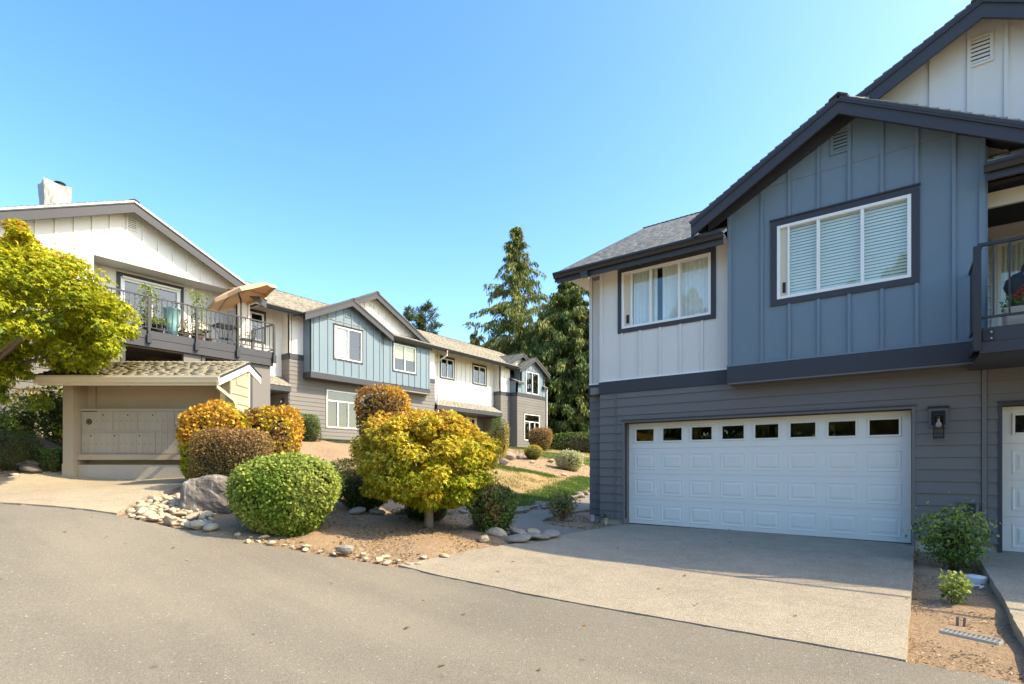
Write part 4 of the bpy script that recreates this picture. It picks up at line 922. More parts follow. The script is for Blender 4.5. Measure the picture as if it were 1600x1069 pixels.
#@@PART2
# ------------------------------------------------------------------ mail shelter
FSH = Fr(-15.431, 3.487, .8028, .5962, .5962, -.8028)
def shelter():
    t = thing('mail_shelter', FSH.p(1.9, -.4, 1.0), 'taupe open fronted mail shelter with shingled roof and white end gable', 'shelter')
    B = lambda *a: MB().fb(FSH, *a)
    B(0, .235, -.95, 0, .9, 3.16).build('side_wall', M['taupe'], t); B(-.012, .247, -.012, .012, .9, 1.3).build('base_board', M['taupe'], t)
    B(3.61, 3.83, -.85, 0, .9, 3.16).build('side_wall', M['taupe'], t)
    MB().oz(FSH, [(-.85, 3.16), (0, 3.16), (0, 3.38), (-.75, 3.68), (-.85, 3.62)], 3.61, 3.83).build('gable_wall', M['taupe'], t)
    MB().oz(FSH, [(-.85, 3.16), (0, 3.16), (0, 3.38), (-.75, 3.68), (-.85, 3.62)], 0, .235).build('gable_wall', M['taupe'], t)
    B(.237, 3.608, -.60, -.46, .9, 3.5).build('back_panel', M['taupe'], t)
    B(.237, .42, -.46, -.40, 2.58, 3.3).build('nailer', M['taupe'], t)
    B(.24, 3.605, -.45, -.14, .9, 1.275).build('base_wall', M['conc'], t); B(.24, 3.605, -.455, -.11, 1.39, 1.515).build('ledge', M['taupe'], t)
    B(.24, 3.605, -.5, .42, 3.13, 3.155).build('ceiling', M['taupe'], t)
    FR2 = Fr(*FSH.p(3.83, 0, 0)[:2], -.5962, .8028, .8028, .5962)
    for k in range(11):
        z = .95 + .22 * k; zt = min(z + .22, 3.62); a1 = .85 if zt < 3.45 else .85; a0 = 0 if zt < 3.36 else (.28 if zt < 3.5 else .55)
        if z < 3.4: MB().oz(FR2, [(0, z), (.022, z), (.005, zt), (0, zt)], a0, a1).build('siding_plank', M['taupe'], t)
    MB().fb(FR2, -.02, .05, .0, .032, .95, 3.3).build('corner_board', M['taupe'], t); MB().fb(FR2, .81, .87, .0, .032, .95, 3.55).build('corner_board', M['cream'], t)
    sl = .42
    A = FSH.av(); Nn = FSH.nv()
    U = (-Nn + Vector((0, 0, sl))).normalized()
    roof_slab(t, FSH.p(-.2, .5, 3.235), A, 4.09, U, 1.27 * math.sqrt(1 + sl * sl), .03, M['cream'], M['shingle_moss'], pitch=.135, tab=.26, th=.016)
    U2 = (Nn + Vector((0, 0, .38))).normalized()
    roof_slab(t, FSH.p(3.89, -1.37, 3.768 - .38 * .6), -A, 4.09, U2, .6 * math.sqrt(1 + .38 ** 2), .03, M['cream'], M['shingle_moss'], pitch=.135)
    ridge_cap(t, FSH.p(-.2, -.77, 3.78), FSH.p(3.9, -.77, 3.78), M['shingle_moss'], slope=.42, w=.11)
    for a in (3.85, -.2):
        for (o0, z0, o1, z1) in ((.5, 3.225, -.77, 3.758), (-1.37, 3.53, -.77, 3.758)):
            MB().oz(FSH, [(o0, z0), (o1, z1), (o1, z1 - .19), (o0, z0 - .19)], a, a + .04).build('rake_board', M['vinyl'], t)
            MB().oz(FSH, [(o0, z0 + .012), (o1, z1 + .012), (o1, z1 - .03), (o0, z0 - .03)], a + .041 if a > 0 else a - .02, a + .06 if a > 0 else a - .001).build('drip_edge', M['gutter'], t)
    B(-.16, 3.85, .42, .46, 3.03, 3.21).build('fascia_board', M['cream'], t)
    gutter(FSH, t, -.2, 3.88, .462, 3.235, .11, .15, M['cream'])
    downspout(t, [FSH.p(3.84, .52, 3.10), FSH.p(3.84, .50, 2.98), FSH.p(3.90, .0, 2.78), FSH.p(3.91, -.12, 2.66), FSH.p(3.91, -.12, 1.0)], M['cream'], .045)
    m = thing('mailbox_bank', FSH.p(1.9, -.3, 1.53), 'beige metal bank of two rows of mailboxes inside the mail shelter', 'mailboxes')
    MB().fb(FSH, .25, 3.60, -.455, -.215, 1.52, 2.57).build('cabinet', M['mailbox'], m)
    MB().fb(FSH, .25, 3.60, -.22, -.195, 2.03, 2.075).build('rail', M['mailbox'], m); MB().fb(FSH, .24, 3.60, -.30, -.19, 2.535, 2.58).build('rail', M['mailbox'], m)
    MB().fb(FSH, .28, .62, -.21, -.185, 2.515, 2.53).build('nameplate', M['brass'], m)
    for z0, z1, a, brk in ((2.08, 2.51, .56, (3, 7, 13, 19)), (1.545, 2.025, .28, (6, 12, 18))):
        k = 0; first = None
        while a + .134 < 3.58:
            if k in brk:
                MB().fb(FSH, a + .004, a + .022, -.217, -.196, z0, z1).build('divider', M['mailbox'], m); a += .026
            if first is None:
                first = MB().fb(FSH, a, a + .134, -.22, -.205, z0, z1).build('mailbox_door', M['mailbox'], m, bevel=.003)
                lk = MB().tube([FSH.p(a + .05, -.206, z0 + .22), FSH.p(a + .05, -.197, z0 + .22)], .010, 8).build('lock', M['brass'], first); b = a
            else:
                d = FSH.av() * (a - b); c = dup(first, d, m); dup(lk, d, c)
            if k in (1, 5, 9, 15, 21): MB().fb(FSH, a + .05, a + .075, -.206, -.202, z1 - .09, z1 - .055).build('tag', M['black'], m)
            a += .1385; k += 1
    d = MB().fb(FSH, .28, .545, -.22, -.204, 2.08, 2.51).build('mailbox_door', M['mailbox'], m, bevel=.003, label='wider mailbox door with a round dark lock plate')
    for r, o, mt in ((.068, -.196, 'black'), (.05, -.19, 'brass'), (.022, -.184, 'black')):
        MB().tube([FSH.p(.44, -.205, 2.28), FSH.p(.44, o, 2.28)], r, 18).build('lock_plate', M[mt], d)
shelter()
# ------------------------------------------------------------------ plants
def leaves(P, Nr, T, Ln, Wd, fold=.15):
    """rhombic folded leaves: returns V, F (triangles), 4 verts and 2 faces each"""
    T = T - Nr * np.sum(T * Nr, 1, keepdims=True) * .6
    T /= np.linalg.norm(T, axis=1, keepdims=True) + 1e-9; B = np.cross(Nr, T); B /= np.linalg.norm(B, axis=1, keepdims=True) + 1e-9
    Ln = Ln[:, None]; Wd = Wd[:, None]
    v = np.stack([P, P + T * Ln * .45 + B * Wd * .5 + Nr * Wd * fold, P + T * Ln, P + T * Ln * .45 - B * Wd * .5 + Nr * Wd * fold], 1)
    n = len(P); b = (np.arange(n) * 4)[:, None, None]; F = (b + np.array([(0, 2, 1), (0, 3, 2)])[None]).reshape(-1, 3)
    return v.reshape(-1, 3), F
def palm(P, Nr, T, Ln, Wd):
    """three-lobed leaves sharing their base vertex"""
    T = T - Nr * np.sum(T * Nr, 1, keepdims=True) * .6
    T /= np.linalg.norm(T, axis=1, keepdims=True) + 1e-9; B = np.cross(Nr, T); B /= np.linalg.norm(B, axis=1, keepdims=True) + 1e-9
    L = Ln[:, None]; W = Wd[:, None]; vs_ = [P]
    for ang, k in ((0, 1), (.95, .75), (-.95, .75)):
        D = T * math.cos(ang) + B * math.sin(ang); E = np.cross(Nr, D)
        vs_ += [P + D * L * k * .45 + E * W * .3 * k + Nr * W * .1, P + D * L * k - Nr * L * .12, P + D * L * k * .45 - E * W * .3 * k + Nr * W * .1]
    v = np.stack(vs_, 1); n = len(P); b = (np.arange(n) * 10)[:, None, None]
    F = (b + np.array([(0, 2, 1), (0, 3, 2), (0, 5, 4), (0, 6, 5), (0, 8, 7), (0, 9, 8)])[None]).reshape(-1, 3)
    return v.reshape(-1, 3), F
def unit(n, rng):
    d = rng.normal(size=(n, 3)); return d / np.linalg.norm(d, axis=1, keepdims=True)
def lumps(d, rng, k=9, amp=.07, kap=6):
    c = unit(k, rng); s = np.zeros(len(d))
    for q in c: s += np.exp(kap * (d @ q - 1)) * rng.uniform(-1, 1.2)
    return 1 + amp * s
def hedge(name, label, cat, x, y, z0, hw, hd, ht, n, ll, lw, mats, pick=None, p=3., rot=36.6, taper=.15, amp=.13, depth=.07, group=None, lobed=False, stems=3, stemr=.02, seed=1, core=.86, loose=.02, up=.25, stemmat='bark', clip=0):
    """clipped or loose shrub: hw, hd half sizes along/across, ht full height"""
    rng = np.random.default_rng(seed); t = thing(name, (x, y, z0), label, cat, group)
    hc = ht / 2; ab = np.array([hw, hd, hc])
    m = int(n * 2.4); d = unit(m, rng)
    r = (np.abs(d / ab) ** p).sum(1) ** (-1 / p); w_ = r ** 2.2; keep = rng.random(m) < w_ / w_.max() * 1.6; d = d[keep][:n]; r = r[keep][:n]
    lum = lumps(d, np.random.default_rng(seed + 5), amp=amp, k=26, kap=14)
    P = d * (r * lum)[:, None]
    k = 1 - np.abs(rng.normal(0, depth, len(P))) + rng.normal(0, loose, len(P)) * (rng.random(len(P)) < .5)
    P = P * k[:, None]
    Nr = np.sign(P) * np.abs(P / ab) ** (p - 1) / ab; Nr /= np.linalg.norm(Nr, axis=1, keepdims=True) + 1e-9
    Nl = Nr * .75 + unit(len(P), rng) * .75; Nl[:, 2] += up; Nl /= np.linalg.norm(Nl, axis=1, keepdims=True)
    T = unit(len(P), rng) + np.array([0, 0, -.25 if lobed else .25]) + Nr * .35
    tz = (P[:, 2] + hc) / ht
    sc = 1 - taper * np.clip(1 - tz * 1.6, 0, 1); P[:, :2] *= sc[:, None]
    L_ = ll * rng.uniform(.65, 1.25, len(P)); W_ = lw * rng.uniform(.7, 1.25, len(P))
    V, F = (palm if lobed else leaves)(P, Nl, T, L_, W_)
    per = 6 if lobed else 2
    ph = lumps(d, np.random.default_rng(seed + 9), amp=1, k=30, kap=18) - 1
    mi = pick(tz, ph, rng) if pick else rng.integers(0, len(mats), len(P))
    gap = lumps(d, np.random.default_rng(seed + 21), amp=1, k=60, kap=45); kp = (gap > np.quantile(gap, .10)) | (rng.random(len(P)) > .75)
    V = V.reshape(len(P), -1, 3)[kp].reshape(-1, 3); F = F[:per * int(kp.sum())]; mi = mi[kp]
    ca, sa = math.cos(R_(rot)), math.sin(R_(rot))
    rotm = np.array([[ca, -sa, 0], [sa, ca, 0], [0, 0, 1]])
    V = V @ rotm.T
    o = link(npmesh('foliage', V, F, [L[q] for q in mats], np.repeat(mi, per)), 'foliage', t, (x, y, z0 + hc + (ht * .04)))
    # dense twig mass inside
    if core:
        bm = bmesh.new(); bmesh.ops.create_icosphere(bm, subdivisions=3, radius=1)
        for v in bm.verts:
            dd = np.array(v.co); rr = (np.abs(dd / ab) ** p).sum() ** (-1 / p) * core * (1 + random.uniform(-.06, .03)); q = dd * rr
            s2 = 1 - taper * max(0, 1 - ((q[2] + hc) / ht) * 1.6); q[:2] *= s2; v.co = Vector(rotm @ q)
        me = bpy.data.meshes.new('twigs'); bm.to_mesh(me); bm.free(); me.materials.append(L['twig']); link(me, 'twigs', t, (x, y, z0 + hc))
    rs = random.Random(seed)
    for i in range(stems):
        an = 2 * math.pi * i / max(1, stems) + rs.random(); e = rs.uniform(.3, .6)
        pts = [(x + .03 * math.cos(an), y + .03 * math.sin(an), z0 - .08), (x + hw * e * .35 * math.cos(an), y + hd * e * .35 * math.sin(an), z0 + ht * .25), (x + hw * e * math.cos(an), y + hd * e * math.sin(an), z0 + ht * .6)]
        MB().tube(pts, [stemr, stemr * .75, stemr * .4], 6).build('stem', M[stemmat], t, smooth=True)
    return t
def pk2(split, lo, hi, nz=.5, mixp=.12):
    """two leaf colours by height with noise clumps"""
    def f(tz, ph, rng):
        s = tz + ph * nz + rng.normal(0, .18, len(tz)); return np.where(s > split, hi, lo)
    return f
def pk3(b1, b2, nz=.5, sd=.16):
    def f(tz, ph, rng):
        s = tz + ph * nz + rng.normal(0, sd, len(tz)); return np.where(s > b2, 2, np.where(s > b1, 1, 0))
    return f
hedge('round_bush', 'large round clipped green bush beside the street and the grey boulder', 'bush', -7.84, 4.53, .16, .80, .78, 1.20, 26000, .058, .04, ['box', 'boxlt'], pk2(.5, 0, 1, .8), p=2.5, taper=.22, amp=.16, core=.86, depth=.08, loose=.03, seed=11, stems=4)
hedge('autumn_hedge', 'tall clipped orange hedge in front of the right end of the mail shelter', 'hedge', -11.68, 5.22, .75, .66, .46, 1.66, 11000, .085, .055, ['lime', 'yellow', 'orange'], pk3(.42, .68, .5), p=4.5, taper=.1, seed=12)
hedge('autumn_hedge', 'orange and brown clipped hedge left of the dark evergreen box hedge', 'hedge', -11.15, 6.1, .6, .58, .46, 1.84, 9500, .085, .055, ['rust', 'yellow', 'orange'], pk3(.5, .72, .7), p=4.5, taper=.1, seed=13)
hedge('brown_hedge', 'low clipped brown hedge just behind the grey boulder', 'hedge', -10.52, 4.98, .66, .74, .46, 1.28, 15000, .045, .028, ['brownolive', 'rust'], pk2(.62, 0, 1, .5), p=4, taper=.2, seed=14)
hedge('dark_shrub', 'dark evergreen shrub with bare grey stems between round bush and maple', 'shrub', -8.77, 6.75, .34, .80, .55, .98, 8000, .055, .03, ['dkgreen', 'brownolive'], pk2(.85, 0, 1, .5), p=3, taper=.5, seed=15, stems=6, stemr=.028, stemmat='barkgrey', core=.75)
hedge('box_bush', 'small square dark green bush behind the yellow maple trunk', 'bush', -7.72, 7.5, .13, .42, .38, .62, 6000, .045, .028, ['dkgreen', 'midgreen'], pk2(.8, 0, 1, .5), p=4, taper=.1, seed=16)
hedge('dark_shrub', 'dark holly shrub on the stone edge beside the path', 'shrub', -5.78, 7.2, .05, .40, .36, .85, 4200, .055, .034, ['dkgreen', 'midgreen', 'brownolive'], pk3(.45, .8, .8), p=3, taper=.25, seed=17, loose=.06, core=.72, stems=4)
hedge('autumn_shrub', 'reddish brown shrub in front of the blue bay of the townhouse row', 'shrub', -17.4, 14.5, 1.85, 1.14, .8, 2.45, 9000, .12, .075, ['brownolive', 'rust', 'orange'], pk3(.55, 1.15, .7), p=4, taper=.15, seed=18, loose=.04)
hedge('box_hedge', 'clipped dark green hedge block beside the grey wall of the row', 'hedge', -18.3, 11.45, 2.05, .44, .35, 1.1, 5000, .05, .03, ['midgreen', 'dkgreen'], pk2(.5, 1, 0, .3), p=5, taper=0, seed=19)
hedge('olive_shrub', 'upright olive shrub at the edge of the dry mound', 'shrub', -14.2, 18.2, 1.4, .44, .4, 1.85, 4500, .07, .03, ['gold', 'brownolive', 'midgreen'], pk3(.45, .75, .6), p=2.6, taper=.2, seed=20, loose=.08, core=.7)
hedge('golden_bush', 'round golden green ball shaped bush on the dry mound', 'bush', -14.05, 20.6, 1.42, .45, .43, .72, 6000, .045, .018, ['midgreen', 'gold'], pk2(.5, 0, 1, .3), p=2.2, taper=.25, seed=21)
hedge('brown_hedge', 'clipped rust brown hedge under the far end window', 'hedge', -18.2, 27.5, 2.1, .72, .5, 1.35, 5000, .085, .05, ['brownolive', 'rust'], pk2(.4, 0, 1, .6), p=3.5, taper=.2, seed=22)
hedge('variegated_shrub', 'pale cream variegated shrub spreading on the dry mound', 'shrub', -11.95, 20.5, .98, .66, .5, .82, 3800, .10, .045, ['varieg'], None, p=2.2, taper=.1, seed=23, loose=.08, core=.7)
hedge('dark_hedge', 'low dark green hedge under the cedars at the back of the lawn', 'hedge', -17.2, 33.0, 1.9, 3.2, .8, 1.5, 9000, .12, .07, ['dkgreen', 'midgreen'], pk2(.9, 0, 1, .5), p=4, taper=.1, seed=24, amp=.1)
hedge('leafy_shrub', 'loose green shrub against the wall between the two garage doors', 'shrub', .58, 9.25, -.12, 0.47, .36, .80, 2000, .06, .036, ['midgreen', 'boxlt'], pk2(.75, 0, 1, .6), p=2.1, taper=.4, seed=25, loose=.22, core=.35, stems=9, stemr=.012, depth=.28)
hedge('small_plant', 'small bright green seedling shrub in the bare soil strip', 'plant', .46, 7.2, -.19, .14, .13, .36, 420, .05, .03, ['midgreen', 'boxlt'], pk2(.5, 0, 1, .6), p=2, taper=.2, seed=26, loose=.15, core=0, stems=4, stemr=.006, depth=.3)
hedge('leafy_shrub', 'thin leafy shrub by the corner of the garage wall and path', 'shrub', -6.1, 10.1, .0, .36, .3, .66, 1700, .06, .03, ['midgreen', 'brownolive'], pk2(.6, 1, 0, .6), p=2, taper=.3, seed=27, loose=.14, core=.4, stems=8, stemr=.008, depth=.3)
hedge('rhododendron', 'leggy green shrub left of the mail shelter against grey siding', 'shrub', -17.4, 3.15, 1.72, .52, .4, 1.05, 1800, .11, .045, ['midgreen', 'boxlt', 'dkgreen'], pk3(.4, .8, .8), p=2, taper=.2, seed=28, loose=.16, core=.5, depth=.2, stems=6)
hedge('mugo_pine', 'low dark green spreading evergreen left of the mail shelter', 'shrub', -16.35, 2.75, 1.02, .56, .45, .98, 6500, .09, .014, ['dkgreen', 'pine'], pk2(.8, 0, 1, .5), p=2.3, taper=.1, seed=29, loose=.06)
hedge('box_bush', 'small square green box bush touching the left side of the mail shelter', 'bush', -15.98, 3.42, 1.05, .28, .26, .56, 4200, .04, .026, ['dkgreen', 'midgreen'], pk2(.7, 0, 1, .4), p=5, taper=0, seed=30)
hedge('tall_shrub', 'tall narrow yellow green shrub at the left side of the mail shelter', 'shrub', -16.75, 3.75, 1.5, .33, .3, 1.85, 2000, .12, .06, ['dkgreen', 'lime'], pk2(.72, 0, 1, .9), p=3, taper=.1, seed=31, loose=.06, core=.6)
def flower_stem():
    t = thing('tall_perennial', (-17.15, 3.0, 1.8), 'single bent stem with a yellow leaf tuft above the leggy shrub', 'plant')
    MB().tube([(-17.2, 3.0, 1.75), (-17.22, 3.05, 2.3), (-17.05, 3.2, 2.72), (-17.0, 3.25, 2.95)], [.012, .01, .007, .005], 5).build('stem', M['bark'], t)
    rng = np.random.default_rng(3); n = 160; d = unit(n, rng) * np.array([.32, .22, .13])
    V, F = leaves(d, unit(n, rng) + np.array([0, 0, .6]), d + np.array([0, 0, .1]), np.full(n, .11), np.full(n, .045))
    link(npmesh('leaves', V, F, [L['yellow'], L['orange'], L['midgreen']], np.repeat(rng.choice(3, n, p=[.55, .25, .2]), 2)), 'leaves', t, (-17.0, 3.25, 2.98))
flower_stem()
def maple(name, label, x, y, z0, trunk, limbs, clusters, n, ll, mats, pick, seed, tr=.08, cr=.35, flat=.5, fill=0):
    """broadleaf tree: trunk and limbs reaching to leaf clusters"""
    rng = np.random.default_rng(seed); t = thing(name, (x, y, z0), label, 'tree')
    MB().tube(trunk, [tr * (1.25 if i == 0 else 1 - .5 * i / len(trunk)) for i in range(len(trunk))], 10).build('trunk', M['barkgrey'], t, smooth=True)
    top = Vector(trunk[-1])
    for q in limbs:
        q = Vector(q); mid = top.lerp(q, .5) + Vector((rng.normal(0, .08), rng.normal(0, .08), .12))
        MB().tube([top - Vector((0, 0, .1)), mid, q], [tr * .5, tr * .3, tr * .1], 6).build('limb', M['barkgrey'], t, smooth=True)
    C = np.array(clusters); k = len(C); ci = rng.integers(0, k, n)
    d = unit(n, rng) * (rng.random(n) ** .45)[:, None] * np.array([cr, cr, cr * flat]); P = C[ci, :3] + d * C[ci, 3:4]
    Nl = unit(n, rng) * .7 + np.array([0, 0, .75]) + d / cr * .7; Nl /= np.linalg.norm(Nl, axis=1, keepdims=True)
    cen = C[:, :3].mean(0); out = P - cen; out /= np.linalg.norm(out, axis=1, keepdims=True)
    T = out * .8 + unit(n, rng) * .7 + np.array([0, 0, -.35])
    V, F = palm(P, Nl, T, ll * rng.uniform(.6, 1.2, n), ll * .9 * rng.uniform(.7, 1.2, n))
    tz = (P[:, 2] - C[:, 2].min()) / (np.ptp(C[:, 2]) + .01); ph = C[ci, 4]
    mi = pick(tz, ph, rng); c = V.mean(0)
    link(npmesh('crown', V - c, F, [L[q] for q in mats], np.repeat(mi, 6)), 'crown', t, c)
    return t
def crown_clusters(cx, cy, cz, hw, hd, hz, k, rng, size=(.8, 1.3), low=-.55, inner=.25, warm=None, p=2.):
    out = []
    while len(out) < k:
        d = unit(1, rng)[0]
        if d[2] < low: continue
        s = rng.uniform(.86, 1.03) if rng.random() > inner else rng.uniform(.4, .8)
        q = np.array([cx, cy, cz]) + d * s * (np.abs(d) ** p).sum() ** (-1 / p) * np.array([hw, hd, hz])
        out.append((*q, rng.uniform(*size), rng.normal(0, .35) + (warm(d) if warm else 0)))
    return out
rg = np.random.default_rng(41)
cl = crown_clusters(-6.72, 6.55, 1.38, 1.02, 1.0, .75, 230, rg, (.7, 1.1), -.97, .15, lambda d: -.3 * d[0] + .25 * d[2], 2.8)
maple('maple_tree', 'small rounded yellow and orange maple tree in the bare bed', -6.72, 6.55, .2, [(-6.72, 6.55, .05), (-6.70, 6.56, .45), (-6.74, 6.53, .85)],
      [(-6.72 + .8 * math.cos(a), 6.55 + .7 * math.sin(a), 1.15 + .35 * (i % 3)) for i, a in enumerate(np.linspace(0, 6, 9))], cl, 46000, .066, ['lime', 'yellow', 'orange'], pk3(.24, .98, .6, .22), 42, .085, .25, .65)
rg = np.random.default_rng(51)
cl = crown_clusters(-14.3, 2.5, 4.32, 2.35, 1.5, 1.18, 150, rg, (.7, 1.25), -.8, .3, lambda d: .25 * d[2])
cl += [(-15.2 + .35 * rg.normal(), 2.25 + .3 * rg.normal(), 3.45 + .35 * rg.normal(), .8, -.2) for _ in range(18)]
cl += [(-14.05 + .45 * rg.normal(), 2.6 + .2 * rg.normal(), 5.45 + .28 * rg.normal(), .5, .3) for _ in range(16)]
cl += [(-13.5 + .5 * rg.normal(), 2.9 + .4 * rg.normal(), 4.75 + .4 * rg.random(), .7, .5) for _ in range(8)]
cl += [(-13.05 + .25 * rg.normal(), 3.4 + .2 * rg.normal(), 4.05 + .25 * rg.normal(), .7, .1) for _ in range(10)]
cl += [(-15.0 + .3 * rg.normal(), 2.55 + .15 * rg.normal(), 3.0 + .15 * rg.normal(), .35, -.3) for _ in range(4)]
maple('maple_tree', 'broad yellow green maple tree in front of the white gabled house', -15.9, 1.75, 1.1, [(-15.9, 1.75, .95), (-15.8, 1.8, 1.9), (-15.6, 1.85, 2.8)],
      [(-14.3 + 1.9 * math.cos(a), 2.5 + 1.2 * math.sin(a), 3.9 + .6 * (i % 3)) for i, a in enumerate(np.linspace(0, 6, 11))], cl, 40000, .092, ['midgreen', 'lime', 'limeyellow', 'orange'],
      lambda tz, ph, rng: np.clip(np.digitize(tz + ph * .5 + rng.normal(0, .22, len(tz)), [-.05, .62, 1.25]), 0, 3), 52, .13, .40, .6)
def conifer(name, label, x, y, z0, H, R0, nb, ns, sl, sw, mats, probs, seed, droop=.5, rise=.15, prof=None, group=None, lo=.06, sparse=0, bend=0):
    rng = np.random.default_rng(seed); t = thing(name, (x, y, z0), label, 'tree', group)
    pts = [(x + bend * (k / 8) ** 3, y, z0 - .3 + (H + .2) * k / 8) for k in range(9)]
    MB().tube(pts, [H * .016 * (1 - .93 * k / 8) for k in range(9)], 8).build('trunk', M['bark'], t, smooth=True)
    prof = prof or (lambda s: (1 - s) ** .8)
    u = lo + (1 - lo) * rng.random(nb) ** 1.05; az = rng.random(nb) * 2 * np.pi
    Lb = R0 * np.array([prof(q) for q in u]) * rng.uniform(.5, 1.15, nb) + .12; rb = rise + rng.normal(0, .16, nb); db = droop * rng.uniform(.55, 1.3, nb)
    if sparse: Lb *= np.where(rng.random(nb) < sparse, .35, 1)
    bi = np.repeat(np.arange(nb), ns); s = rng.random(len(bi)) ** .7; lb = Lb[bi]
    ux = np.cos(az)[bi]; uy = np.sin(az)[bi]; hh = u[bi] * H
    lat = rng.normal(0, .10, len(bi)) * lb * (1.15 - s) + rng.normal(0, .06, len(bi))
    P = np.stack([ux * lb * s - uy * lat + bend * u[bi] ** 3, uy * lb * s + ux * lat, hh + lb * (rb[bi] * s - db[bi] * s * s) - np.abs(rng.normal(0, .22, len(bi))) * (droop > .3)], 1)
    keep = rng.random(len(P)) < np.clip(lb / (R0 * .5), .35, 1); P = P[keep]; bi = bi[keep]; s = s[keep]; n = len(P)
    T = np.stack([ux[keep] * .3, uy[keep] * .3, np.full(n, -1.0 if droop > .3 else .1)], 1) + unit(n, rng) * .42
    Nl = unit(n, rng) * .8 + np.stack([ux[keep], uy[keep], np.full(n, .35)], 1) * .5; Nl /= np.linalg.norm(Nl, axis=1, keepdims=True)
    V, F = leaves(P, Nl, T, sl * rng.uniform(.6, 1.4, n), sw * rng.uniform(.6, 1.3, n))
    pb = rng.random(nb); cum = np.cumsum(probs); mi = np.searchsorted(cum, np.clip(pb[bi] * .75 + rng.random(n) * .25, 0, .9999)); mi = np.clip(mi, 0, len(mats) - 1)
    c = V.mean(0); link(npmesh('crown', V - c, F, [L[q] for q in mats], np.repeat(mi, 2)), 'crown', t, Vector((x, y, z0)) + Vector(c))
    mb = MB()
    for i in range(0, nb, 2):
        d = Vector((math.cos(az[i]), math.sin(az[i]), 0)); b0 = Vector((x + bend * u[i] ** 3, y, z0 + u[i] * H)); l = float(Lb[i])
        mb.tube([b0, b0 + d * l * .5 + Vector((0, 0, l * float(rb[i] * .5 - db[i] * .25))), b0 + d * l * .95 + Vector((0, 0, l * float(rb[i] - db[i]) * .9))], [.014 * l + .01, .01 * l, .006], 3, False)
    mb.build('branches', M['bark'], t, kind='stuff')
    return t
TG = 'tall evergreens beyond the townhouse row'
dome = lambda s: min(1, 1.15 * (1 - s) ** .62)
conifer('cedar_tree', 'tallest cedar with a thin drooping tip above the far end roof', -29.2, 40.6, 2.6, 21.4, 10.5, 300, 230, .42, .10, ['cedar', 'cedardk', 'cedarb'], [.66, .22, .12], 61, .62, .42, lambda s: (1 - s) ** 1.05 + .03, TG, sparse=.2, bend=-.5)
conifer('cedar_tree', 'short slim cedar just left of the tallest cedar', -31.6, 36.9, 2.6, 11.6, 3.6, 110, 120, .36, .10, ['cedar', 'cedardk', 'cedarb'], [.6, .15, .25], 62, .5, .35, None, TG)
conifer('cedar_tree', 'dense dark cedar beside the corner of the near townhouse', -22.3, 38.2, 2.4, 15.2, 5.6, 280, 260, .36, .11, ['cedardk', 'cedar', 'cedarb'], [.55, .42, .03], 63, .5, .35, dome, TG, lo=.02)
conifer('cedar_tree', 'broad dark cedar filling the gap between tallest cedar and dense cedar', -26.2, 42.5, 2.4, 14.6, 7.5, 280, 260, .40, .11, ['cedardk', 'cedar', 'cedarb'], [.3, .64, .06], 64, .55, .35, dome, TG, lo=.02)
conifer('cedar_tree', 'low shadowy cedar behind the far end wall', -24.6, 36.4, 2.3, 9.4, 3.9, 220, 190, .36, .11, ['cedardk', 'cedar'], [.6, .4], 65, .5, .25, dome, TG, lo=.0)
conifer('cedar_tree', 'cedar half hidden by the white wall of the near townhouse', -18.3, 39.8, 2.2, 14.0, 5.2, 260, 230, .38, .11, ['cedar', 'cedardk', 'cedarb'], [.5, .44, .06], 66, .5, .35, dome, TG, lo=.02)
conifer('cedar_tree', 'broad cedar behind the roof ridge at the far end', -33.0, 43.5, 2.6, 12.3, 6.5, 220, 190, .40, .12, ['cedardk', 'cedar', 'cedarb'], [.35, .45, .2], 69, .55, .3, dome, TG, lo=.1)
pp = lambda s: min(1, 1.05 * (1 - s) ** .55)
conifer('pine_tree', 'bushy pine rising above the roof right of the white gable', -35, 33.8, 2.6, 13.2, 3.4, 120, 170, .34, .055, ['pine'], [1], 67, .05, .5, pp, TG, lo=.4)
conifer('pine_tree', 'slim pine beside the white gable peak', -37.8, 34.2, 2.6, 13.6, 1.7, 100, 140, .34, .055, ['pine'], [1], 68, .05, .5, pp, TG, lo=.4)
BT = 'evergreens across the street mirrored in the windows'
first = conifer('fir_tree', 'evergreen across the street, behind the viewpoint, mirrored in the garage door windows', -3, -31, -.4, 17, 5.2, 200, 100, .7, .24, ['cedardk', 'cedar'], [.6, .4], 71, .35, .2, dome, BT, lo=.03)
for i, (x, y, k) in enumerate([(-9, -27, .8), (4, -29, 1.1), (11, -33, 1.0), (-17, -32, 1.15), (-26, -29, .95), (18, -28, .9), (-34, -24, 1.1), (0, -37, 1.2), (-42, -16, 1.0)]):
    c = dup(first, (0, 0, 0)); c.location = (x, y, -.5); c.rotation_euler.z = i * 1.3; c.scale = (k, k, k)
    for ch in first.children:
        q = ch.copy(); COL.objects.link(q); q.parent = c
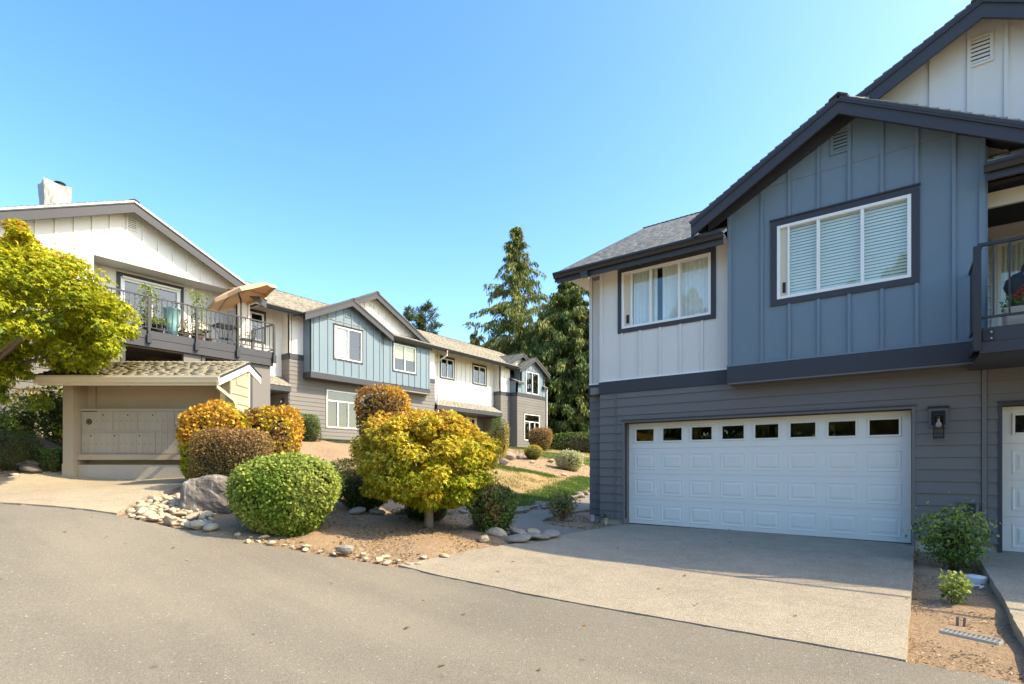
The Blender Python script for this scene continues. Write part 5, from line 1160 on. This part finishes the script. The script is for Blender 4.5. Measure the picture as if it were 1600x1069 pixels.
# ------------------------------------------------------------------ stones
def stone_mesh(name, mat, seed, sub=2, rough=.18, cut=0):
    rs = random.Random(seed); bm = bmesh.new(); bmesh.ops.create_icosphere(bm, subdivisions=sub, radius=1)
    dirs = [(Vector((rs.gauss(0, 1), rs.gauss(0, 1), rs.gauss(0, 1))).normalized(), rs.uniform(.55, .85)) for _ in range(cut)]
    ph = [rs.uniform(0, 6) for _ in range(6)]
    for v in bm.verts:
        c = v.co.copy()
        f = 1 + rough * (.5 * math.sin(2.1 * c.x + ph[0]) + .5 * math.sin(2.7 * c.y + ph[1]) + .4 * math.sin(3.1 * c.z + ph[2]) + rs.uniform(-.2, .2))
        c *= f
        for d, h in dirs:
            k = c.dot(d)
            if k > h: c -= d * (k - h) * .92
        v.co = c
    me = bpy.data.meshes.new(name); bm.to_mesh(me); bm.free(); me.materials.append(mat)
    for p in me.polygons: p.use_smooth = cut == 0
    return me
CM = [stone_mesh('cobblestone', M['cobble'], s, 2, .30, s % 3 * 2) for s in range(8)]
GM = [stone_mesh('field_stone', M['rockgrey'], 20 + s, 2, .15, 7) for s in range(5)]
DM = [stone_mesh('dark_rock', M['rockdark'], 40 + s, 3, .15, 9) for s in range(4)]
def stone(me, name, x, y, r, label, group=None, fl=.6, sink=.25, z=None, cat='stone', el=1.3):
    o = link(me, name, None, (x, y, (g1(x, y) if z is None else z) + r * fl * (1 - sink)))
    o.rotation_euler = (random.uniform(-.25, .25), random.uniform(-.25, .25), random.uniform(0, 6.28)); o.scale = (r * el * random.uniform(.85, 1.1), r * random.uniform(.8, 1.05), r * fl * random.uniform(.85, 1.15))
    return tag(o, label, cat, group)
HEAP = [(-9.75, 2.98), (-10.35, 3.35), (-10.95, 3.85), (-10.6, 4.15), (-9.95, 4.0), (-9.1, 3.95), (-8.3, 3.72), (-8.9, 3.38)]
pl = []
rs = random.Random(9); tries = 0
while len(pl) < 150 and tries < 9000:
    tries += 1
    x, y = rs.uniform(-11, -8.2), rs.uniform(2.95, 4.2); r = rs.choice([.04, .05, .06, .075, .095]) * rs.uniform(.85, 1.15)
    if not bool(inpoly(np.array(x), np.array(y), HEAP)): continue
    if any(math.hypot(x - a, y - b) < (r + c) * .88 for a, b, c in pl): continue
    pl.append((x, y, r))
for i, (x, y, r) in enumerate(pl):
    stone(CM[i % 8], 'cobblestone', x, y, r, 'pale rounded cobblestone in the loose heap at the foot of the grey boulder', 'cobblestones heaped beside the boulder', rs.uniform(.5, .85), .2, None, 'stone', rs.uniform(1.0, 1.4))
edge = [(-7.95, 3.82), (-7.75, 3.92), (-7.5, 3.9), (-7.62, 4.05), (-7.3, 3.98), (-7.12, 4.08), (-6.98, 4.12), (-6.8, 4.22), (-6.62, 4.34), (-6.42, 4.42), (-6.3, 4.62), (-5.98, 4.62), (-5.8, 4.72), (-5.66, 4.74), (-5.62, 4.9), (-5.42, 4.92), (-5.35, 5.02), (-5.48, 5.25), (-7.55, 3.78), (-6.9, 4.3), (-6.15, 4.72), (-5.85, 4.86), (-5.3, 5.5)]
for i, (x, y) in enumerate(edge):
    if i == 10: continue
    stone(CM[(i * 5 + 1) % 6], 'edging_stone', x, y, rs.uniform(.035, .07), 'rounded stone in the loose edging between bare bed and street', 'edging stones along the street', .55)
stone(GM[1], 'pale_rock', -6.36, 4.56, .125, 'knobbly pale grey rock on the street edge of the bare bed', None, .7)
for i in range(60):
    u = i / 59; Ap = [(-8.45, 6.4), (-8.35, 8.5), (-8.0, 9.5), (-7.5, 10.2), (-7.85, 12.0), (-8.05, 14.0), (-8.5, 15.8)]
    k = u * (len(Ap) - 1); j = min(int(k), len(Ap) - 2); f = k - j
    x = Ap[j][0] + (Ap[j + 1][0] - Ap[j][0]) * f + rs.gauss(0, .07); y = Ap[j][1] + (Ap[j + 1][1] - Ap[j][1]) * f + rs.gauss(0, .1)
    stone(GM[i % 5], 'border_stone', x, y, rs.uniform(.08, .14), 'grey angular stone in the border between lawn and path', 'border stones along the lawn', .6)
for i, (x, y, r, fl, z, lb) in enumerate([(-5.12, 6.98, .22, .28, .03, 'flat stone slab nearest the driveway at the foot of the holly shrub'), (-5.35, 7.4, .2, .4, .06, 'thick flat step stone right behind the nearest slab'), (-5.02, 7.42, .26, .2, .03, 'thin wide flagstone beside the path start'),
        (-4.98, 7.85, .24, .2, .03, 'long thin flagstone reaching onto the path'), (-5.55, 7.02, .15, .75, .05, 'upright rounded stone under the holly shrub'), (-5.28, 7.72, .13, .5, .05, 'pale rounded stone resting among the flagstones'), (-6.2, 7.3, .16, .6, .1, 'dark stone left of the holly shrub'), (-5.45, 6.55, .11, .5, .03, 'pale stone at the corner of driveway and bed')]):
    stone(GM[(i * 2) % 5] if i not in (4, 5, 7) else CM[i % 6], 'flagstone' if i < 4 else 'garden_stone', x, y, r, lb, None, fl, .3, z)
for x, y, r, lb in [(-13.2, 17.2, .24, 'pinkish flat rock nearest the olive shrub on the mound'), (-14.3, 18.95, .34, 'large pink rock beside the olive shrub'), (-14.4, 20.0, .24, 'pale rock left of the golden ball bush'), (-13.4, 19.6, .13, 'small white stone below the golden ball bush'), (-13.5, 21.3, .15, 'white stone right of the golden ball bush'), (-10.2, 21.8, .2, 'pale stone right of the variegated shrub'), (-11.2, 18.7, .1, 'tiny white stone on the open dry mound')]:
    stone(CM[int(r * 100) % 6] if r < .2 else GM[int(r * 100) % 5], 'mound_rock', x, y, r, lb, None, .55)
for x, y, r, fl, lb in [(-16.55, 3.25, .42, .8, 'large dark angular rock behind the spreading evergreen'), (-16.1, 2.95, .25, .55, 'dark flat rock below the large angular rock'), (-15.85, 3.0, .2, .6, 'rounded dark rock against the small box bush'), (-16.35, 2.45, .24, .55, 'dark rock under the spreading evergreen'), (-15.75, 2.72, .07, .6, 'small pale stone on the apron edge'), (-16.6, 3.75, .3, .6, 'dark rock half buried in the bark bank')]:
    stone(DM[int(r * 100) % 4] if r > .1 else CM[0], 'garden_rock', x, y, r, lb, None, fl)
def boulder():
    rs = random.Random(77); bm = bmesh.new(); bmesh.ops.create_cube(bm, size=2)
    bmesh.ops.subdivide_edges(bm, edges=bm.edges[:], cuts=11, use_grid_fill=True)
    ph = [rs.uniform(0, 6) for _ in range(12)]
    for v in bm.verts:
        c = v.co; s = 1 / max(1e-6, (abs(c.x) ** 5 + abs(c.y) ** 5 + abs(c.z) ** 5) ** .2); c *= s
        nz = .05 * math.sin(3 * c.x + ph[0] + 2 * c.z) + .05 * math.sin(4 * c.y + ph[1] + c.x) + .045 * math.sin(5 * c.z + ph[2] + 3 * c.x) + .03 * math.sin(9 * c.x + ph[3]) * math.sin(7 * c.y + 8 * c.z) + rs.uniform(-.022, .022)
        c *= 1 + nz
        if c.z > 0: c.x *= 1 - .10 * c.z; c.z -= .16 * max(0, c.x) * (c.z > .4)
    me = bpy.data.meshes.new('boulder'); bm.to_mesh(me); bm.free(); me.materials.append(M['boulder'])
    o = link(me, 'boulder', None, (-9.72, 4.22, .72)); o.scale = (.43, .32, .36); o.rotation_euler = (0, 0, R_(40))
    tag(o, 'big grey boulder streaked with pale lichen beside the round green bush', 'boulder')
boulder()
# ------------------------------------------------------------------ deck furniture
ZD = 5.225
def parasol():
    x, y = -18.45, 9.0
    t = thing('parasol', (x, y, ZD), 'tilted tan canvas parasol on the railed deck', 'parasol')
    MB().lathe((x, y, ZD), [(.22, 0), (.22, .05), (.05, .09), (.03, .2)], 16).build('base', M['gutter'], t)
    MB().tube([(x, y, ZD + .1), (x, y, 7.05)], .022, 8).build('pole', M['steel'], t, smooth=True)
    rt = Vector((.8028, .5962, 0)); fw = Vector((-.5962, .8028, 0))
    ax = (Vector((0, 0, 1)) * math.cos(.42) - rt * math.sin(.42) - fw * .24).normalized()
    c = Vector((x, y, 7.12)) ; apex = c + ax * .27
    MB().tube([(x, y, 7.03), tuple(c + ax * .3)], .02, 8).build('tilt_tube', M['steel'], t, smooth=True)
    u = ax.cross(fw).normalized(); v = ax.cross(u); n = 8; Rr = 1.22
    rim = [c + (u * math.cos(2 * math.pi * (k + .5) / n) + v * math.sin(2 * math.pi * (k + .5) / n)) * Rr for k in range(n)]
    mid = [apex.lerp(q, .55) + ax * .05 for q in rim]
    for k in range(n):
        a, b = rim[k], rim[(k + 1) % n]; m0, m1 = mid[k], mid[(k + 1) % n]
        sag = -(a + b - c * 2).normalized() * .05
        val = -ax * .11
        V = [apex, m0, m1, a, (a + b) / 2 + sag, b, a + val, (a + b) / 2 + sag + val, b + val]
        me = bpy.data.meshes.new('canopy_panel'); me.from_pydata([tuple(q - apex) for q in V], [], [(0, 1, 2), (1, 3, 4), (1, 4, 2), (2, 4, 5), (3, 6, 7, 4), (4, 7, 8, 5)]); me.materials.append(M['canvas'])
        link(me, 'canopy_panel', t, apex)
        MB().tube([apex - ax * .03, m0 - ax * .02, a - ax * .02], .008, 4).build('rib', M['steel'], t)
    MB().lathe(tuple(apex - Vector((0, 0, .01))), [(.03, 0), (.02, .05), (.004, .08)], 8).build('finial', M['steel'], t)
    MB().lathe(tuple(apex + ax * .01 - Vector((0, 0, .07))), [(.3, 0), (.16, .06), (.02, .1)], 8).build('vent_cap', M['canvas'], t)
parasol()
def table():
    x, y = -18.35, 8.42
    t = thing('bistro_table', (x, y, ZD), 'square black wrought iron bistro table under the parasol', 'table')
    m = MB(); h = .34
    m.box(x - h, x + h, y - h, y - h + .03, ZD + .70, ZD + .73).box(x - h, x + h, y + h - .03, y + h, ZD + .70, ZD + .73).box(x - h, x - h + .03, y - h + .03, y + h - .03, ZD + .70, ZD + .73).box(x + h - .03, x + h, y - h + .03, y + h - .03, ZD + .70, ZD + .73)
    for k in range(9): q = -h + .03 + (2 * h - .06) * (k + .5) / 9; m.box(x + q - .022, x + q + .022, y - h + .03, y + h - .03, ZD + .708, ZD + .722)
    m.build('tabletop', M['steel'], t)
    for sx in (-1, 1):
        for sy in (-1, 1):
            MB().tube([(x + sx * .28, y + sy * .28, ZD + .7), (x + sx * .16, y + sy * .16, ZD + .5), (x + sx * .13, y + sy * .13, ZD + .3), (x + sx * .22, y + sy * .22, ZD + .1), (x + sx * .3, y + sy * .3, ZD)], .011, 6).build('leg', M['steel'], t)
    MB().box(x - .14, x + .14, y - .14, y + .14, ZD + .29, ZD + .31).build('stretcher', M['steel'], t)
table()
def chair(x, y, rz, label):
    t = thing('bistro_chair', (x, y, ZD), label, 'chair', 'wrought iron bistro chairs on the deck'); c, s = math.cos(rz), math.sin(rz)
    q = lambda a, b, z: (x + c * a - s * b, y + s * a + c * b, ZD + z)
    m = MB(); m.hexa([q(-.21, -.21, .43), q(.21, -.21, .43), q(.21, .21, .43), q(-.21, .21, .43), q(-.21, -.21, .455), q(.21, -.21, .455), q(.21, .21, .455), q(-.21, .21, .455)]); m.build('seat', M['steel'], t, bevel=.01)
    for a in (-.19, .19):
        MB().tube([q(a, .19, 0), q(a, .2, .45), q(a, .25, .9)], .011, 6).build('leg', M['steel'], t); MB().tube([q(a, -.19, 0), q(a, -.19, .43)], .011, 6).build('leg', M['steel'], t)
        MB().tube([q(a * 1.12, .22, .66), q(a * 1.2, -.05, .66), q(a * 1.15, -.17, .6), q(a, -.19, .43)], .010, 6).build('armrest', M['steel'], t)
    b = MB().tube([q(-.19, .25, .9), q(-.1, .26, .95), q(.1, .26, .95), q(.19, .25, .9)], .011, 6)
    for k in range(5): a = -.15 + .075 * k; b.tube([q(a, .21, .46), q(a, .255, .92)], .006, 4)
    b.build('backrest', M['steel'], t)
chair(-18.5, 7.75, R_(180), 'black iron bistro chair left of the bistro table'); chair(-18.55, 9.25, R_(-10), 'black iron bistro chair right of the parasol pole')
def pot(x, y, name, label, r, h, mat, plant, n=200, sp=.25, ph=.5, lm=('midgreen',), seed=1, z=ZD, ll=.09):
    t = thing(name, (x, y, z), label, 'plant pot')
    MB().lathe((x, y, z), [(r * .68, 0), (r * .85, h * .45), (r, h * .93), (r * 1.06, h * .94), (r * 1.06, h), (r * .92, h), (r * .88, h * .92)], 20).build('pot', mat, t, smooth=True)
    if plant:
        rng = np.random.default_rng(seed); P = np.stack([rng.normal(0, sp * .5, n), rng.normal(0, sp * .5, n), ph * rng.random(n)], 1); P[:, 2] += h
        V, F = leaves(P, unit(n, rng) + np.array([0, 0, .5]), unit(n, rng) + np.array([0, 0, -.2]), ll * rng.uniform(.6, 1.3, n), ll * .5 * rng.uniform(.7, 1.2, n))
        link(npmesh('leaves', V, F, [L[q] for q in lm], np.repeat(rng.integers(0, len(lm), n), 2)), 'leaves', t, (x, y, z))
        for k in range(3): MB().tube([(x, y, z + h * .85), (x + rng.normal(0, sp * .3), y + rng.normal(0, sp * .3), z + h + ph * .9)], [.008, .004], 4).build('stem', M['bark'], t)
pot(-18.15, 6.72, 'tall_planter', 'tall turquoise glazed planter vase on the deck', .235, .88, M['glaze'], False)
pot(-18.1, 7.05, 'clay_pot', 'low brown clay pot right of the turquoise planter', .17, .2, M['terra'], True, 90, .25, .4, ('rust', 'midgreen'), 2)
pot(-18.1, 7.45, 'clay_pot', 'brown clay pot with a tall climbing vine by the deck door', .19, .22, M['terra'], True, 420, .26, 1.35, ('midgreen', 'boxlt'), 3)
pot(-18.25, 6.12, 'vine_pot', 'dark pot with a tall bushy climber left of the turquoise planter', .16, .3, M['gutter'], True, 520, .28, 1.15, ('midgreen', 'lime'), 4)
pot(-18.1, 6.35, 'herb_pot', 'dark square pot with low bright green herbs', .15, .28, M['gutter'], True, 260, .3, .2, ('midgreen', 'boxlt'), 5)
pot(-18.2, 7.85, 'seedling_pot', 'small pot with a thin sprouting plant near the bistro table', .1, .16, M['terra'], True, 30, .35, .8, ('midgreen',), 6)
pot(-5.02, 10.08, 'cup_planter', 'small grey cup planter at the corner of the garage wall', .055, .16, M['stonepot'], True, 40, .1, .1, ('dkgreen',), 7, g1(-5.02, 10.08) + .0, .05)
# near balcony
def grill():
    t = thing('covered_grill', (1.75, 9.85, 3.03), 'barbecue under a crumpled black cover on the near balcony', 'barbecue')
    rs = random.Random(5); V = []; prof = [(0, .36), (.25, .37), (.5, .35), (.74, .40), (.80, .38), (.86, .30), (.98, .28), (1.04, .2), (1.06, .02)]
    n = 28
    for z, r in prof:
        for j in range(n):
            a = 2 * math.pi * j / n; c, s = math.cos(a), math.sin(a); k = (abs(c) ** 5 + abs(s) ** 5) ** -.2
            q = 1 + .03 * math.sin(j * 2.3 + z * 9) + rs.uniform(-.015, .015)
            V.append((c * k * r * 1.55 * q, s * k * r * .8 * q, z))
    F = [(i * n + j, i * n + (j + 1) % n, (i + 1) * n + (j + 1) % n, (i + 1) * n + j) for i in range(len(prof) - 1) for j in range(n)] + [tuple((len(prof) - 1) * n + j for j in range(n))]
    me = bpy.data.meshes.new('cover'); me.from_pydata(V, [], F); me.materials.append(M['cover'])
    for p in me.polygons: p.use_smooth = True
    link(me, 'cover', t, (1.78, 9.85, 3.03))
    MB().tube([(1.3, 9.50, 3.80), (2.2, 9.50, 3.80)], .018, 8).build('handle', M['alu'], t)
    pt = thing('flower_box', (1.45, 9.25, 3.03), 'cast stone planter of red flowers behind the near balcony railing', 'planter')
    MB().box(1.08, 1.75, 9.1, 9.4, 3.03, 3.30).build('trough', M['stonepot'], pt, bevel=.015)
    rng = np.random.default_rng(8); n = 260; P = np.stack([rng.uniform(1.08, 1.75, n), rng.uniform(9.1, 9.4, n), 3.3 + .14 * rng.random(n)], 1)
    V, F = leaves(P - P.mean(0), unit(n, rng), unit(n, rng) + np.array([0, 0, .4]), np.full(n, .07), np.full(n, .035)); link(npmesh('leaves', V, F, L['midgreen']), 'leaves', pt, P.mean(0))
    n = 130; cc = np.array([[1.22, 9.2, 3.47], [1.3, 9.18, 3.53], [1.4, 9.22, 3.49], [1.6, 9.2, 3.5]]); P = cc[rng.integers(0, 4, n)] + rng.normal(0, .028, (n, 3))
    V, F = leaves(P - P.mean(0), unit(n, rng), unit(n, rng), np.full(n, .035), np.full(n, .03)); link(npmesh('flowers', V, F, L['red']), 'flowers', pt, P.mean(0))
grill()
# ------------------------------------------------------------------ small things on the ground
def small():
    x, y = .74, 8.5; z = g1(x, y) - .08
    t = thing('cleanout_cap', (x, y, z), 'round white plastic cleanout cap in the soil by the second driveway', 'pipe cap')
    MB().lathe((x, y, z - .03), [(.105, 0), (.105, .09), (.098, .105), (.05, .11)], 24).build('cap', M['white_pvc'], t, smooth=False)
    x, y = .42, 5.20; z = g1(x, y) - .083
    t = thing('drain_grate', (x, y, z), 'galvanised drain grate lying in the soil at the street edge', 'drain grate')
    Fg = Fr(x, y, .94, -.34, .34, .94); m = MB(); m.fb(Fg, -.17, .17, -.06, -.048, 0, .022).fb(Fg, -.17, .17, .048, .06, 0, .022)
    for k in range(13): a = -.17 + .34 * k / 12; m.fb(Fg, a - .005, a + .005, -.048, .048, .003, .02)
    for b in (-.024, 0, .024): m.fb(Fg, -.165, .165, b - .004, b + .004, .001, .016)
    m.build('grille', M['alu'], t)
    x, y = .43, 6.45; z = g1(x, y) - .09
    t = thing('sawn_stump', (x, y, z), 'pair of short cut stems sticking out of the soil strip', 'stump')
    for dx in (0, .05): MB().tube([(x + dx, y, z - .03), (x + dx + .005, y + .01, z + .085 + .03 * dx)], .012, 6).build('cut_stem', M['barkgrey'], t)
    for i, (px, py, l, rz) in enumerate([(.70, 8.2, .12, .3), (.76, 8.15, .1, 1.2)]):
        o = MB().tube([(px - l / 2 * math.cos(rz), py - l / 2 * math.sin(rz), g1(px, py) - .065), (px + l / 2 * math.cos(rz), py + l / 2 * math.sin(rz), g1(px, py) - .06)], .012, 6).build('white_stick', M['white_pvc'], None)
        tag(o, ('longer pale stick on the soil beside the white cleanout cap', 'shorter pale stick touching the white cleanout cap')[i], 'stick', 'pale sticks by the cleanout cap')
small()
def scatter_stuff():
    rng = np.random.default_rng(15)
    def chips(name, poly, n, ln, wd, mats, probs, dz, flat=.35, seed=0):
        X0, Y0 = np.min(poly, 0); X1, Y1 = np.max(poly, 0); P = np.stack([rng.uniform(X0, X1, n * 3), rng.uniform(Y0, Y1, n * 3)], 1)
        P = P[inpoly(P[:, 0], P[:, 1], poly)][:n]; k = len(P); Z = gz(P[:, 0], P[:, 1]) + dz
        P3 = np.c_[P, Z]; Nl = np.c_[rng.normal(0, flat, (k, 2)), np.ones(k)]; Nl /= np.linalg.norm(Nl, axis=1, keepdims=True)
        V, F = leaves(P3, Nl, unit(k, rng) * np.array([1, 1, .15]), ln * rng.uniform(.4, 1.5, k), wd * rng.uniform(.5, 1.4, k), .25)
        c = V.mean(0); o = link(npmesh(name, V - c, F, [L[q] for q in mats], np.repeat(rng.choice(len(mats), k, p=probs), 2)), name, None, c); o['kind'] = 'stuff'
    bed = [(-8.2, 3.65), (-6.5, 4.3), (-5.5, 4.85), (-5.1, 6.6), (-5.5, 7.6), (-7.2, 9.6), (-8.3, 8.5), (-8.6, 6.5), (-9.5, 5.0)]
    chips('bark_chips', bed, 7000, .04, .018, ['chip'], [1], -.008)
    chips('bark_chips', STRIP, 2600, .028, .014, ['chip'], [1], -.082)
    chips('bark_chips', [(-5.0, 9.15), (-6.1, 9.4), (-6.6, 10.2), (-6.6, 11.4), (-5.8, 11.4), (-5.3, 10.3), (-4.85, 10.3)], 900, .05, .022, ['chip'], [1], .0)
    chips('bark_chips', BED, 2500, .07, .03, ['chip'], [1], .0); chips('bark_chips', [(-17.9, 1.5), (-17.9, 5), (-16, 4.6), (-15.6, 2.5)], 1500, .06, .03, ['chip'], [1], .0)
    chips('fallen_leaves', bed, 420, .06, .05, ['orange', 'rust', 'yellow'], [.3, .5, .2], .0, .3)
    chips('fallen_leaves', DRIVE, 26, .05, .04, ['rust', 'brownolive', 'orange'], [.5, .3, .2], .02, .2); chips('fallen_leaves', [(-10, -2), (-10, 2.6), (-5, 4.6), (2, 4.6), (2, -2)], 46, .05, .04, ['rust', 'brownolive', 'orange'], [.4, .4, .2], .006, .2)
    def blades(name, polys, n, h, mat, excl=()):
        A = []
        for p in polys:
            X0, Y0 = np.min(p, 0); X1, Y1 = np.max(p, 0); m = n // len(polys)
            q = np.stack([rng.uniform(X0, X1, m * 3), rng.uniform(Y0, Y1, m * 3)], 1); ok = inpoly(q[:, 0], q[:, 1], p)
            for e in excl: ok &= ~inpoly(q[:, 0], q[:, 1], e)
            A.append(q[ok][:m])
        P = np.concatenate(A); P = P + rng.normal(0, .12, P.shape); k = len(P); P3 = np.c_[P, gz(P[:, 0], P[:, 1]) - .03]
        a = rng.random(k) * 6.28; w_ = .012 + .008 * rng.random(k); hh = h * rng.uniform(.5, 1.3, k)
        B = np.c_[np.cos(a), np.sin(a), np.zeros(k)] * w_[:, None]; T = np.c_[rng.normal(0, .3, (k, 2)), np.ones(k)] * hh[:, None]
        V = np.stack([P3 - B, P3 + B, P3 + T], 1).reshape(-1, 3); F = np.arange(k * 3).reshape(-1, 3); c = V.mean(0)
        o = link(npmesh(name, V - c, F, L[mat]), name, None, c); o['kind'] = 'stuff'
    blades('grass', GREENS, 60000, .075, 'grass', [DRIVE, PATH])
    blades('dry_grass', [LAWN], 60000, .06, 'drygrass', [BED, DIRT])
scatter_stuff()
